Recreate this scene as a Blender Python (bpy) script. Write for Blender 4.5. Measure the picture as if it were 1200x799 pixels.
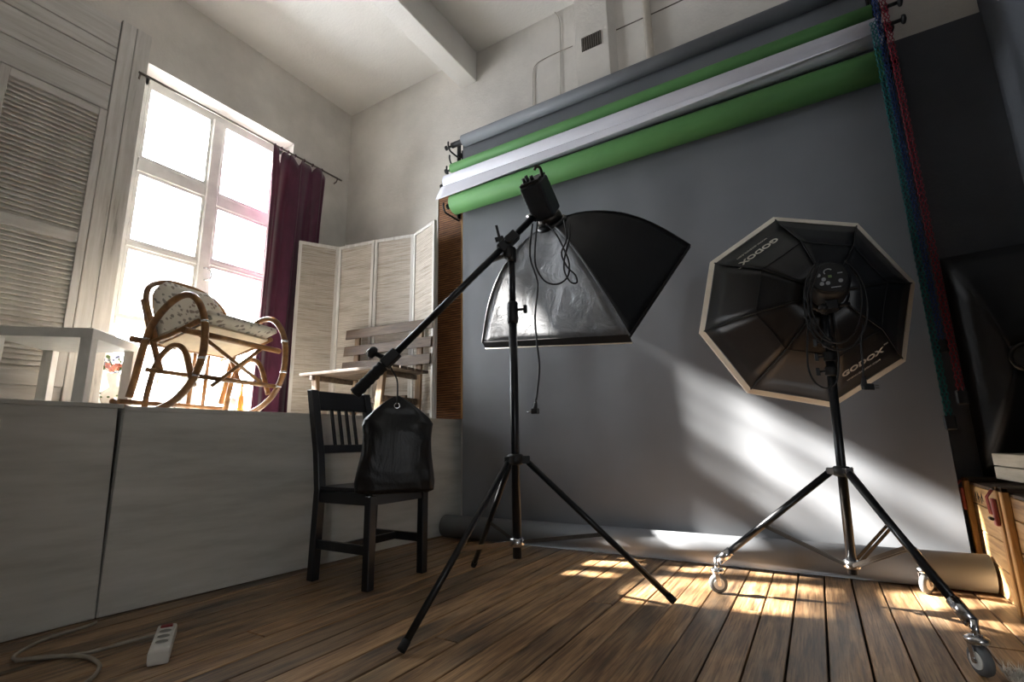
import bpy, bmesh, math, random
from mathutils import Vector as V, Matrix
random.seed(7)
for o in list(bpy.data.objects): bpy.data.objects.remove(o)
sc = bpy.context.scene
COL = sc.collection
PI = math.pi

# ------------------------------------------------------------------ camera
FPX = 578.69                                   # focal length in pixels of a 1200 px wide frame
YAW, PITCH, ROLL = [math.radians(a) for a in (31.059, 11.536, -1.086)]
CAM = V((0, 0, 0.63))
_f = V((-math.sin(YAW)*math.cos(PITCH), math.cos(YAW)*math.cos(PITCH), math.sin(PITCH)))
_r = V((math.cos(YAW), math.sin(YAW), 0)); _u = _r.cross(_f)
RGT = math.cos(ROLL)*_r + math.sin(ROLL)*_u
UPV = -math.sin(ROLL)*_r + math.cos(ROLL)*_u
cd = bpy.data.cameras.new('camera'); cam = bpy.data.objects.new('camera', cd); COL.objects.link(cam)
cd.sensor_width = 36; cd.lens = FPX/1200*36; cd.clip_start = 0.02
mw = Matrix.Identity(4)
for i in range(3):
    mw[i][0] = RGT[i]; mw[i][1] = UPV[i]; mw[i][2] = -_f[i]; mw[i][3] = CAM[i]
cam.matrix_world = mw
sc.camera = cam

# ------------------------------------------------------------------ light
SUN_DIR = V((1.0, 0.215, -0.655)).normalized()  # low sun through the window in the left wall
w = bpy.data.worlds.new('World'); sc.world = w; w.use_nodes = True
bg = w.node_tree.nodes['Background']; bg.inputs[0].default_value = (0.90, 0.95, 1.0, 1); bg.inputs[1].default_value = 9.0
sl = bpy.data.lights.new('sun', 'SUN'); sl.energy = 22.0; sl.angle = math.radians(1.2); sl.color = (1.0, 0.95, 0.87)
so = bpy.data.objects.new('sun', sl); COL.objects.link(so); so.rotation_euler = SUN_DIR.to_track_quat('-Z', 'Y').to_euler()
so.location = (-6, 1, 5)
def portal(y0, y1, z0, z1):
    l = bpy.data.lights.new('window_portal', 'AREA'); l.shape = 'RECTANGLE'; l.size = z1-z0; l.size_y = y1-y0
    l.cycles.is_portal = True
    o = bpy.data.objects.new('window_portal', l); COL.objects.link(o)
    o.location = (-3.99, (y0+y1)/2, (z0+z1)/2); o.rotation_euler = (0, -PI/2, 0)
portal(1.27, 2.43, 0.85, 3.30)
def portal_front(x0, x1, z0, z1):
    l = bpy.data.lights.new('window_portal', 'AREA'); l.shape = 'RECTANGLE'; l.size = x1-x0; l.size_y = z1-z0; l.cycles.is_portal = True
    o = bpy.data.objects.new('window_portal', l); COL.objects.link(o); o.location = ((x0+x1)/2, -3.45, (z0+z1)/2); o.rotation_euler = (PI/2, 0, 0)
portal_front(2.5, 3.15, 1.0, 2.05)  # portal of the added fill window
sc.view_settings.view_transform = 'Standard'; sc.view_settings.look = 'None'
sc.view_settings.gamma = 1; sc.view_settings.use_curve_mapping = False
sc.view_settings.exposure = 2.6

# ------------------------------------------------------------------ helpers
def ray(x, y):
    return (x-600)/FPX*RGT - (y-399.5)/FPX*UPV + _f
def onx(x, y, X): d = ray(x, y); return CAM + d*((X-CAM.x)/d.x)
def ony(x, y, Y): d = ray(x, y); return CAM + d*((Y-CAM.y)/d.y)
def onz(x, y, Z): d = ray(x, y); return CAM + d*((Z-CAM.z)/d.z)

ORG = {}
def basis(d, up=V((0, 0, 1))):
    d = d.normalized()
    if abs(d.dot(up)) > 0.98: up = V((1, 0, 0))
    a = up.cross(d).normalized(); b = d.cross(a).normalized()
    return a, b, d
class B:
    def __init__(s, T=None): s.v = []; s.f = []; s.sm = []; s.T = T
    def add(s, vs, fs, smooth=False):
        n = len(s.v)
        s.v += [(s.T @ V(p)) if s.T else V(p) for p in vs]
        s.f += [[i+n for i in f] for f in fs]; s.sm += [smooth]*len(fs); return s
    def box(s, lo, hi):
        x0, y0, z0 = lo; x1, y1, z1 = hi
        return s.add([(x0,y0,z0),(x1,y0,z0),(x1,y1,z0),(x0,y1,z0),(x0,y0,z1),(x1,y0,z1),(x1,y1,z1),(x0,y1,z1)],
              [(0,3,2,1),(4,5,6,7),(0,1,5,4),(1,2,6,5),(2,3,7,6),(3,0,4,7)])
    def obox(s, c, ax, ay, az):                # half-axis vectors
        c, ax, ay, az = V(c), V(ax), V(ay), V(az)
        return s.add([c+sx*ax+sy*ay+sz*az for sz in (-1,1) for sx, sy in ((-1,-1),(1,-1),(1,1),(-1,1))],
              [(0,3,2,1),(4,5,6,7),(0,1,5,4),(1,2,6,5),(2,3,7,6),(3,0,4,7)])
    def bar(s, p0, p1, wd, ht, up=V((0,0,1))): # oriented bar; wd sideways, ht along up
        p0, p1 = V(p0), V(p1); a, b, d = basis(p1-p0, up)
        return s.obox((p0+p1)/2, a*wd/2, b*ht/2, (p1-p0)/2)
    def cyl(s, p0, p1, r0, r1=None, n=16, caps=True):
        r1 = r0 if r1 is None else r1
        p0, p1 = V(p0), V(p1); a, b, d = basis(p1-p0); vs = []
        for p, r in ((p0, r0), (p1, r1)):
            vs += [p + r*(math.cos(2*PI*i/n)*a + math.sin(2*PI*i/n)*b) for i in range(n)]
        s.add(vs, [(i, (i+1) % n, n+(i+1) % n, n+i) for i in range(n)], True)
        if caps: s.add(vs, [tuple(range(n-1, -1, -1)), tuple(range(n, 2*n))])
        return s
    def tube(s, path, r, n=8, closed=False, caps=True):
        P = [V(p) for p in path]; m = len(P); rs = r if isinstance(r, (list, tuple)) else [r]*m
        vs = []; a = None
        for i, p in enumerate(P):
            if closed: d = P[(i+1) % m]-P[i-1]
            else: d = P[min(i+1, m-1)]-P[max(i-1, 0)]
            d.normalize()
            if a is None: a, b, _ = basis(d)
            else:
                a = (a - d*a.dot(d)).normalized(); b = d.cross(a)
            vs += [p + rs[i]*(math.cos(2*PI*k/n)*a + math.sin(2*PI*k/n)*b) for k in range(n)]
        fs = []
        for i in range(m if closed else m-1):
            j = (i+1) % m
            fs += [(i*n+k, i*n+(k+1) % n, j*n+(k+1) % n, j*n+k) for k in range(n)]
        s.add(vs, fs, True)
        if caps and not closed: s.add(vs, [tuple(range(n-1, -1, -1)), tuple(range((m-1)*n, m*n))])
        return s
    def lathe(s, o, axis, prof, n=20):
        o = V(o); a, b, d = basis(V(axis)); vs = []; m = len(prof)
        for r, h in prof: vs += [o + d*h + r*(math.cos(2*PI*i/n)*a + math.sin(2*PI*i/n)*b) for i in range(n)]
        fs = [(k*n+i, k*n+(i+1) % n, (k+1)*n+(i+1) % n, (k+1)*n+i) for k in range(m-1) for i in range(n)]
        s.add(vs, fs, True)
        return s.add(vs, [tuple(range(n-1, -1, -1)), tuple(range((m-1)*n, m*n))])
    def grid(s, rows, closed=False, smooth=True):
        m = len(rows); n = len(rows[0]); vs = [p for r in rows for p in r]
        return s.add(vs, [(i*n+k, i*n+(k+1) % n, (i+1)*n+(k+1) % n, (i+1)*n+k) for i in range(m-1) for k in range(n if closed else n-1)], smooth)
    def sphere(s, c, r, n=10, sq=(1,1,1)):
        c = V(c); m = n//2
        prof = [(r*math.sin(PI*(i+.02)/(m+.04)), -r*math.cos(PI*(i+.02)/(m+.04))) for i in range(m+1)]
        vs = []
        for rr, h in prof: vs += [c + V((rr*math.cos(2*PI*i/n)*sq[0], rr*math.sin(2*PI*i/n)*sq[1], h*sq[2])) for i in range(n)]
        return s.add(vs, [(k*n+i, k*n+(i+1) % n, (k+1)*n+(i+1) % n, (k+1)*n+i) for k in range(m) for i in range(n)], True)
    def build(s, name, mat, parent=None, bevel=0, loc=None, seg=1, solid=0, recalc=True):
        if parent is not None: base = ORG[parent]
        elif loc is not None: base = V(loc)
        else:
            xs = [p.x for p in s.v]; ys = [p.y for p in s.v]
            base = V(((min(xs)+max(xs))/2, (min(ys)+max(ys))/2, min(p.z for p in s.v)))
        o0 = V(loc) if loc is not None else base
        me = bpy.data.meshes.new(name)
        me.from_pydata([tuple(p-o0) for p in s.v], [], s.f)
        me.polygons.foreach_set('use_smooth', s.sm)
        bm = bmesh.new(); bm.from_mesh(me)
        if recalc:
            bmesh.ops.remove_doubles(bm, verts=bm.verts, dist=1e-6)
            bmesh.ops.recalc_face_normals(bm, faces=bm.faces)
        if bevel:
            ed = [e for e in bm.edges if len(e.link_faces) == 2 and e.calc_face_angle() > 0.6]
            bmesh.ops.bevel(bm, geom=ed, offset=bevel, segments=seg, profile=.6, affect='EDGES', clamp_overlap=True)
        bm.to_mesh(me); bm.free()
        if mat: me.materials.append(M[mat])
        o = bpy.data.objects.new(name, me); COL.objects.link(o)
        if parent is not None:
            o.parent = parent; o.location = o0-base if parent.parent is None or True else (0,0,0)
        else: o.location = o0
        ORG[o] = o0
        if solid:
            m = o.modifiers.new('solid', 'SOLIDIFY'); m.thickness = solid; m.offset = 0
        return o
def tag(o, label, cat, group=None, kind=None):
    o['label'] = label; o['category'] = cat
    if group: o['group'] = group
    if kind: o['kind'] = kind
    return o
def thing(name, label, cat, loc, group=None):
    o = bpy.data.objects.new(name, None); COL.objects.link(o); o.location = loc; o.empty_display_size = .05
    ORG[o] = V(loc); return tag(o, label, cat, group)
def struct(o, label=None):
    o['kind'] = 'structure'
    if label: o['label'] = label
    return o
def smooth_path(P, sub=4, closed=False):       # Catmull-Rom
    P = [V(p) for p in P]; n = len(P); out = []
    for i in range(n if closed else n-1):
        if closed: p0, p1, p2, p3 = P[i-1], P[i], P[(i+1) % n], P[(i+2) % n]
        else: p0, p1, p2, p3 = P[max(i-1, 0)], P[i], P[i+1], P[min(i+2, n-1)]
        for k in range(sub):
            t = k/sub
            out.append(.5*((2*p1)+(p2-p0)*t+(2*p0-5*p1+4*p2-p3)*t*t+(3*p1-p0-3*p2+p3)*t**3))
    if not closed: out.append(P[-1])
    return out

# ------------------------------------------------------------------ materials
M = {}
def lin(c):
    return tuple((x/255/12.92 if x/255 <= .04045 else ((x/255+.055)/1.055)**2.4) for x in c)
class NT:
    def __init__(s, name):
        m = bpy.data.materials.new(name); m.use_nodes = True; M[name] = m
        s.t = m.node_tree; s.n = s.t.nodes; s.b = s.n['Principled BSDF']; s.out = s.n['Material Output']
    def new(s, t, **k):
        n = s.n.new(t)
        for a, v in k.items(): setattr(n, a, v)
        return n
    def link(s, a, b): s.t.links.new(a, b)
    def coord(s, scale=(1,1,1), which='Object'):
        tc = s.new('ShaderNodeTexCoord'); mp = s.new('ShaderNodeMapping'); mp.inputs['Scale'].default_value = scale
        s.link(tc.outputs[which], mp.inputs['Vector']); return mp.outputs[0]
    def noise(s, vec, scale, detail=4, rough=.55, dist=0, rnd=False):
        n = s.new('ShaderNodeTexNoise'); n.inputs['Scale'].default_value = scale; n.inputs['Detail'].default_value = detail
        n.inputs['Roughness'].default_value = rough; n.inputs['Distortion'].default_value = dist
        s.link(vec, n.inputs['Vector'])
        if rnd:
            n.noise_dimensions = '4D'; oi = s.new('ShaderNodeObjectInfo'); mu = s.new('ShaderNodeMath', operation='MULTIPLY')
            mu.inputs[1].default_value = 37; s.link(oi.outputs['Random'], mu.inputs[0]); s.link(mu.outputs[0], n.inputs['W'])
        return n.outputs[0]
    def ramp(s, fac, stops):
        r = s.new('ShaderNodeValToRGB'); el = r.color_ramp.elements
        while len(el) < len(stops): el.new(.5)
        for e, (p, c) in zip(el, stops): e.position = p; e.color = (*lin(c), 1)
        s.link(fac, r.inputs[0]); return r.outputs[0]
    def mix(s, fac, a, b, mode='MIX'):
        m = s.new('ShaderNodeMix', data_type='RGBA', blend_type=mode)
        for i, x in ((0, fac), (6, a), (7, b)):
            if isinstance(x, (int, float)): m.inputs[i].default_value = x
            elif isinstance(x, tuple): m.inputs[i].default_value = (*x[:3], 1)
            else: s.link(x, m.inputs[i])
        return m.outputs[2]
    def base(s, c):
        if isinstance(c, tuple): s.b.inputs['Base Color'].default_value = (*lin(c), 1)
        else: s.link(c, s.b.inputs['Base Color'])
        return s
    def set(s, rough=.6, metal=0, spec=None, sheen=None, coat=None):
        s.b.inputs['Roughness'].default_value = rough; s.b.inputs['Metallic'].default_value = metal
        if spec is not None: s.b.inputs['Specular IOR Level'].default_value = spec
        if sheen: s.b.inputs['Sheen Weight'].default_value = sheen
        if coat: s.b.inputs['Coat Weight'].default_value = coat
        return s
    def bump(s, h, strength=.3, dist=.005):
        b = s.new('ShaderNodeBump'); b.inputs['Strength'].default_value = strength; b.inputs['Distance'].default_value = dist
        s.link(h, b.inputs['Height']); s.link(b.outputs[0], s.b.inputs['Normal']); return s
def plain(name, c, rough=.6, metal=0, var=.12, scale=14, spec=None, bump=0):
    t = NT(name); n = t.noise(t.coord(), scale, 3)
    hi = tuple(min(255, x*(1+var)) for x in c); lo = tuple(x*(1-var) for x in c)
    t.base(t.ramp(n, [(.3, lo), (.7, hi)])).set(rough, metal, spec)
    if bump: t.bump(n, bump, .003)
    return t
def plaster(name, c, blot=.10):
    t = NT(name); v = t.coord()
    n1 = t.noise(v, 1.3, 5, .6); n2 = t.noise(v, 55, 3, .6); n3 = t.noise(v, 9, 4, .6)
    hi = tuple(min(255, x*(1+blot*.4)) for x in c); lo = tuple(x*(1-blot) for x in c)
    t.base(t.ramp(n1, [(.3, lo), (.65, hi)])).set(.85)
    s = t.new('ShaderNodeMath', operation='ADD'); t.link(n2, s.inputs[0]); t.link(n3, s.inputs[1])
    t.bump(s.outputs[0], .35, .006); return t
plaster('plaster', (214, 209, 202)); plaster('ceiling_paint', (226, 222, 216), .04)
plaster('dark_paint', (84, 87, 93), .12)
# weathered plank floor, grain along the plank
t = NT('floor_wood'); v = t.coord((18, 1.4, 18)); g = t.noise(v, 2.2, 8, .62, .6, True)
p = t.noise(t.coord((6, 1.6, 6)), 1.15, 4, .55, .3, True)
fine = t.noise(t.coord((120, 3, 120)), 2.0, 3, .6, 0, True)
c1 = t.ramp(g, [(.28, (78, 58, 42)), (.42, (146, 116, 86)), (.56, (192, 160, 122)), (.78, (220, 194, 160))])
c2 = t.ramp(g, [(.28, (46, 42, 39)), (.5, (108, 98, 88)), (.78, (160, 148, 134))])
pm = t.ramp(p, [(.51, (0, 0, 0)), (.66, (235, 235, 235))])
cm = t.mix(pm, c1, c2)
oi = t.new('ShaderNodeObjectInfo'); rv = t.ramp(oi.outputs['Random'], [(0, (180, 174, 170)), (.5, (226, 218, 208)), (1, (255, 242, 226))])
cm = t.mix(1.0, cm, rv, 'MULTIPLY')
fg = t.ramp(fine, [(.32, (120, 112, 104)), (.5, (235, 233, 230)), (.7, (255, 255, 255))])
cm = t.mix(.8, cm, fg, 'MULTIPLY')
kn = t.new('ShaderNodeTexVoronoi', feature='F1'); kn.inputs['Scale'].default_value = 1.0; kn.voronoi_dimensions = '4D'
t.link(t.coord((9, 2.6, 1)), kn.inputs['Vector']); mu = t.new('ShaderNodeMath', operation='MULTIPLY'); mu.inputs[1].default_value = 53; t.link(oi.outputs['Random'], mu.inputs[0]); t.link(mu.outputs[0], kn.inputs['W'])
cm = t.mix(t.ramp(kn.outputs['Distance'], [(.05, (200, 200, 200)), (.16, (0, 0, 0))]), cm, lin((52, 38, 28)))
t.base(cm).set(.40, 0, .5).bump(fine, .4, .003)
def wood(name, dark, mid, light, axis=0, rough=.55, fr=1.0, bump=.25):
    t = NT(name); sc_ = [22, 22, 22]; sc_[axis] = 1.6
    g = t.noise(t.coord(tuple(sc_)), 2.0*fr, 7, .6, .7, True)
    t.base(t.ramp(g, [(.28, dark), (.5, mid), (.72, light)])).set(rough).bump(g, bump, .003); return t
wood('bench_wood_x', (52, 40, 31), (90, 72, 56), (118, 98, 78), 0)
wood('bench_wood_z', (88, 68, 48), (132, 106, 78), (160, 132, 100), 2)
wood('crate_wood_y', (132, 96, 60), (190, 150, 100), (218, 184, 136), 1)
wood('crate_wood_z', (150, 104, 52), (204, 154, 90), (226, 184, 120), 2)
wood('pale_wood_y', (196, 184, 162), (222, 212, 192), (234, 226, 210), 1)
def limewash(name, axis):
    t = NT(name); s3 = [16, 16, 16]; s3[axis] = 1.1
    g = t.noise(t.coord(tuple(s3)), 2.2, 8, .66, .5, True); q = t.noise(t.coord(), 5, 5, .65)
    c = t.ramp(g, [(.26, (142, 136, 128)), (.40, (196, 192, 186)), (.62, (214, 211, 207)), (.85, (228, 226, 222))])
    c = t.mix(t.ramp(q, [(.52, (0, 0, 0)), (.8, (110, 110, 110))]), c, lin((158, 150, 142)))
    t.base(c).set(.7).bump(g, .3, .003); return t
plain('shutter_paint', (204, 199, 191), .65, var=.07, scale=7)
limewash('limewash_y', 1); limewash('limewash_z', 2)
t = NT('stage_paint'); v = t.coord((6, 1.2, 9)); n = t.noise(v, 1.6, 6, .6); n2 = t.noise(t.coord(), 24, 3)
c = t.ramp(n, [(.28, (178, 178, 172)), (.5, (200, 200, 194)), (.7, (212, 211, 206))])
t.base(t.mix(t.ramp(n2, [(.66, (0, 0, 0)), (.8, (70, 70, 70))]), c, lin((120, 116, 110)))).set(.55).bump(n, .15, .004)
plain('white_laminate', (226, 224, 218), .4, var=.03)
plain('window_paint', (240, 239, 235), .5, var=.04, scale=9, bump=.1)
plain('black_lacquer', (17, 18, 22), .3, var=.15, scale=9, spec=.5)
plain('black_metal', (20, 22, 26), .32, .3, var=.1, spec=.6)
plain('black_plastic', (17, 18, 20), .5, var=.1)
plain('flash_plastic', (34, 38, 44), .42, var=.08)
plain('rubber', (22, 22, 23), .8, var=.1)
plain('dark_steel', (70, 66, 62), .4, .9, var=.1)
plain('chrome', (205, 205, 208), .18, 1.0, var=.04)
plain('grey_rubber', (96, 98, 99), .6, var=.08)
plain('black_nylon', (15, 15, 17), .55, var=.2, scale=30, bump=.15)
t = NT('bag_nylon'); n = t.noise(t.coord((1, 1, .45)), 9, 5, .6, 1.6); t.base((13, 13, 16)).set(.42, 0, .5).bump(n, .35, .015)
plain('octa_floor_glow', (30, 26, 25), .42, var=.18, scale=6, spec=.5)  # black cloth with the brown floor reflection put into its colour
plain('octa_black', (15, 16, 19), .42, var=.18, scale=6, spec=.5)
plain('octa_trim', (232, 224, 208), .6, var=.03)
plain('diffuser', (240, 240, 240), .7, var=.01)
plain('grey_paper', (112, 115, 120), .62, var=.04, scale=2.2)
plain('green_paper', (92, 146, 84), .65, var=.04, scale=3)
plain('white_paper', (226, 226, 236), .65, var=.02, scale=3)
plain('brass_grey', (130, 126, 120), .3, .9)
plain('teal_plastic', (16, 104, 104), .4, var=.12); plain('blue_plastic', (34, 66, 126), .4, var=.1)
plain('red_plastic', (128, 18, 40), .4, var=.12); plain('latch_red', (186, 92, 82), .45, .2, var=.15)
plain('switch_red', (130, 24, 24), .4); plain('strip_white', (214, 212, 206), .4, var=.03)
plain('socket_grey', (120, 118, 112), .5); plain('cable_grey', (150, 142, 130), .5)
plain('porcelain', (232, 228, 220), .25, var=.04); plain('wax', (236, 228, 210), .5)
plain('rose', (226, 150, 128), .6, var=.15, scale=60); plain('leaf', (96, 116, 74), .6, var=.2)
plain('blossom_blue', (138, 140, 168), .6); plain('pipe_paint', (196, 188, 176), .5, var=.04)
plain('amber_glass', (190, 140, 60), .2); plain('steel_rod', (120, 112, 104), .4, .8)
plain('grout', (26, 21, 17), .9); plain('crack', (96, 88, 80), .9); plain('ink', (34, 34, 40), .8)
plain('print_white', (208, 202, 190), .6, var=.02); plain('button_grey', (150, 152, 156), .5)
plain('white_fluff', (222, 216, 206), .9, var=.06)
t = plain('cushion', (206, 198, 182), .8, var=.05)
vo = t.new('ShaderNodeTexVoronoi', feature='F1'); vo.inputs['Scale'].default_value = 30; t.link(t.coord(), vo.inputs['Vector'])
n = t.noise(t.coord(), 70, 2); n2 = t.noise(t.coord(), 9, 3)
ad = t.new('ShaderNodeMath', operation='MULTIPLY_ADD'); ad.inputs[1].default_value = .55; t.link(n, ad.inputs[0]); t.link(vo.outputs['Distance'], ad.inputs[2])
cl = t.ramp(n2, [(.4, (70, 74, 66)), (.6, (112, 88, 76))])
mk = t.ramp(ad.outputs[0], [(.56, (225, 225, 225)), (.68, (0, 0, 0))])
t.base(t.mix(mk, lin((206, 198, 182)), cl))
plain('cushion_plain', (204, 186, 158), .8, var=.05)
t = NT('rattan'); n = t.noise(t.coord((5, 5, 5)), 3, 5, .6)
t.base(t.ramp(n, [(.3, (96, 62, 32)), (.55, (144, 100, 54)), (.75, (174, 132, 78))])).set(.35, 0, .5).bump(n, .2, .003)
t = NT('velvet'); n = t.noise(t.coord((3, 3, 1)), 6, 3)
t.base(t.ramp(n, [(.3, (64, 24, 48)), (.7, (86, 32, 62))])).set(.75, 0, .3, .4)
tr = t.new('ShaderNodeBsdfTranslucent'); tr.inputs[0].default_value = (*lin((150, 26, 62)), 1); ms = t.new('ShaderNodeMixShader'); ms.inputs[0].default_value = .07
t.link(t.b.outputs[0], ms.inputs[1]); t.link(tr.outputs[0], ms.inputs[2]); t.link(ms.outputs[0], t.out.inputs[0])
t = NT('silver_cloth'); n = t.noise(t.coord((1, 1, 1)), 9, 6, .65, 1.2)
t.base(t.ramp(n, [(.3, (120, 122, 126)), (.7, (150, 152, 156))])).set(.42, .25, .5).bump(n, .6, .012)
t = NT('screen_weave'); wv = t.new('ShaderNodeTexWave', wave_type='BANDS', bands_direction='Z'); wv.inputs['Scale'].default_value = 26; wv.inputs['Distortion'].default_value = 1.2
t.link(t.coord(), wv.inputs['Vector']); n = t.noise(t.coord((2.2, 2.2, 34)), 2.0, 6, .7, .2); n2 = t.noise(t.coord((30, 30, 1.6)), 2.2, 5, .65); n3 = t.noise(t.coord(), 3.5, 4, .6)
c = t.ramp(n, [(.3, (146, 135, 122)), (.5, (182, 173, 161)), (.7, (200, 192, 181))])
c = t.mix(t.ramp(n2, [(.55, (0, 0, 0)), (.72, (120, 120, 120))]), c, lin((150, 134, 118)))
c = t.mix(t.ramp(n3, [(.5, (0, 0, 0)), (.7, (90, 90, 90))]), c, lin((164, 150, 134)))
t.base(c).set(.8).bump(wv.outputs['Fac'], .4, .003)
t = NT('bamboo_weave'); wv = t.new('ShaderNodeTexWave', wave_type='BANDS', bands_direction='Z'); wv.inputs['Scale'].default_value = 17; wv.inputs['Distortion'].default_value = .6
t.link(t.coord(), wv.inputs['Vector']); n = t.noise(t.coord((4, 4, 45)), 2, 4, .6)
c = t.ramp(n, [(.3, (104, 66, 40)), (.5, (150, 98, 58)), (.7, (178, 124, 76))])
c = t.mix(t.ramp(wv.outputs['Fac'], [(.0, (255, 255, 255)), (.35, (0, 0, 0))]), c, lin((44, 26, 16)))
t.base(c).set(.6).bump(wv.outputs['Fac'], .6, .004)
# thin dirty panes; blotchy tint strengthened to streak the sunlight passing through
t = NT('pane_glass'); tp = t.new('ShaderNodeBsdfTransparent'); gl = t.new('ShaderNodeBsdfGlossy'); gl.inputs['Roughness'].default_value = .05
fr = t.new('ShaderNodeFresnel'); fr.inputs[0].default_value = 1.25; ms = t.new('ShaderNodeMixShader')
n = t.noise(t.coord((1, 1.2, 3.2)), 2.6, 3, .5, .8); tc = t.ramp(n, [(.36, (165, 165, 165)), (.62, (250, 250, 250))]); t.link(tc, tp.inputs[0])
t.link(fr.outputs[0], ms.inputs[0]); t.link(tp.outputs[0], ms.inputs[1]); t.link(gl.outputs[0], ms.inputs[2]); t.link(ms.outputs[0], t.out.inputs[0])
t = NT('jar_glass'); tp = t.new('ShaderNodeBsdfTransparent'); tp.inputs[0].default_value = (.86, .9, .88, 1); gl = t.new('ShaderNodeBsdfGlossy'); gl.inputs['Roughness'].default_value = .03
fr = t.new('ShaderNodeFresnel'); fr.inputs[0].default_value = 1.45; ms = t.new('ShaderNodeMixShader')
t.link(fr.outputs[0], ms.inputs[0]); t.link(tp.outputs[0], ms.inputs[1]); t.link(gl.outputs[0], ms.inputs[2]); t.link(ms.outputs[0], t.out.inputs[0])

# ------------------------------------------------------------------ room shell
XL, XR, YB, YF, ZC = -3.72, 0.955, 3.05, -3.2, 3.96
XE, YP = 3.2, 1.25                             # the room runs on past the dark partition
WY0, WY1, WZ0, WZ1 = 1.27, 2.43, 0.85, 3.30
XP = -2.36
fl = struct(B().box((XL-.3, YF-.2, -.16), (XE+.2, YB+.2, -.032)).build('floor', 'grout', loc=(0, 0, -.16)), 'weathered brown plank floor')
x = -2.60; k = 0
while x < XE-.01:
    wd = .102; x1 = min(x+wd, XE)
    ye = YB if x < XR-.06 else YP
    cuts = [YF] + sorted(random.uniform(-2.2, 2.2) for _ in range(1 + (k % 2)) if x < XR-.06) + [ye]
    if k % 3 == 0: cuts = [YF, random.uniform(-1.5, .6), ye]
    for a, b_ in zip(cuts[:-1], cuts[1:]):
        gp = random.uniform(.0015, .0042); dz = random.uniform(-.0025, 0)
        lo = V((x+gp, a+.0015, -.032)); hi = V((x1-gp, b_-.0015, dz)); c = .0022
        bb = B(); vs = [(lo.x,lo.y,lo.z),(hi.x,lo.y,lo.z),(hi.x,hi.y,lo.z),(lo.x,hi.y,lo.z),(lo.x,lo.y,hi.z-c),(hi.x,lo.y,hi.z-c),(hi.x,hi.y,hi.z-c),(lo.x,hi.y,hi.z-c),
              (lo.x+c,lo.y+c,hi.z),(hi.x-c,lo.y+c,hi.z),(hi.x-c,hi.y-c,hi.z),(lo.x+c,hi.y-c,hi.z)]
        bb.add(vs, [(0,3,2,1),(0,1,5,4),(1,2,6,5),(2,3,7,6),(3,0,4,7),(4,5,9,8),(5,6,10,9),(6,7,11,10),(7,4,8,11),(8,9,10,11)])
        bb.build('plank', 'floor_wood', fl, loc=((lo.x+hi.x)/2, (a+b_)/2, -.03), recalc=False)
    x = x1; k += 1

def wall_with_holes(y0, y1, z0, z1, holes):
    bb = B(); T = XL-.30; ys = y0
    for (a, b_, c, d) in holes:
        bb.box((T, ys, z0), (XL, a, z1)); bb.box((T, a, z0), (XL, b_, c)); bb.box((T, a, d), (XL, b_, z1)); ys = b_
    return bb.box((T, ys, z0), (XL, y1, z1))
struct(wall_with_holes(YF, YB+.2, -.032, ZC, [(WY0, WY1, WZ0, WZ1)]).build('wall_left', 'plaster', loc=(XL, 0, 0)), 'cream plaster wall with the tall window')
wb = struct(B().box((XL-.3, YB, -.032), (XR+.25, YB+.2, ZC)).build('wall_back', 'plaster', loc=(0, YB, 0)), 'cream plaster wall behind the paper backdrop')
B().box((.30, YB-.018, 0), (XR, YB, 2.70)).build('black_wall_panel', 'dark_paint', wb)
B().tube([(-.90, YB-.001, 3.555), (-.6, YB-.001, 3.553), (-.2, YB-.001, 3.556), (.5, YB-.001, 3.55)], .0045, 5).build('wall_joint', 'crack', wb)
struct(B().box((XR, YP, -.032), (XR+.2, YB+.25, ZC)).box((XR+.2, YP, -.032), (XE, YP+.2, ZC)).build('wall_right', 'dark_paint', loc=(XR, 2, 0)), 'dark painted wall beside the crates')
struct(B().box((XE, YF-.2, -.032), (XE+.2, YB+.25, ZC)).build('wall_far_right', 'plaster', loc=(XE, 0, 0)))
FH = (2.5, 3.15, 1.0, 2.05)  # opening for an unseen window, added to fill the stage front with light
struct(B().box((XL-.3, YF-.3, -.032), (FH[0], YF, ZC)).box((FH[1], YF-.3, -.032), (XE+.2, YF, ZC)).box((FH[0], YF-.3, -.032), (FH[1], YF, FH[2])).box((FH[0], YF-.3, FH[3]), (FH[1], YF, ZC)).build('wall_front', 'plaster', loc=(0, YF, 0)))
struct(B().box((XL-.3, YF-.3, ZC), (XE+.2, YB+.25, ZC+.2)).build('ceiling', 'ceiling_paint', loc=(0, 0, ZC)), 'white painted ceiling')
struct(B().box((-2.31, YF, 3.67), (-2.14, YB, ZC)).build('trim_1', 'ceiling_paint', bevel=.006), 'white ceiling beam')
struct(B().add([(-1.198, 2.995, 1.6), (-.945, 2.995, 1.6), (-.90, YB, 1.6), (-1.20, YB, 1.6), (-1.198, 2.995, ZC), (-.945, 2.995, ZC), (-.90, YB, ZC), (-1.20, YB, ZC)], [(0,3,2,1),(4,5,6,7),(0,1,5,4),(1,2,6,5),(2,3,7,6),(3,0,4,7)]).build('trim_2', 'plaster', bevel=.003), 'boxed-in plaster duct on the back wall')
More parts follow.
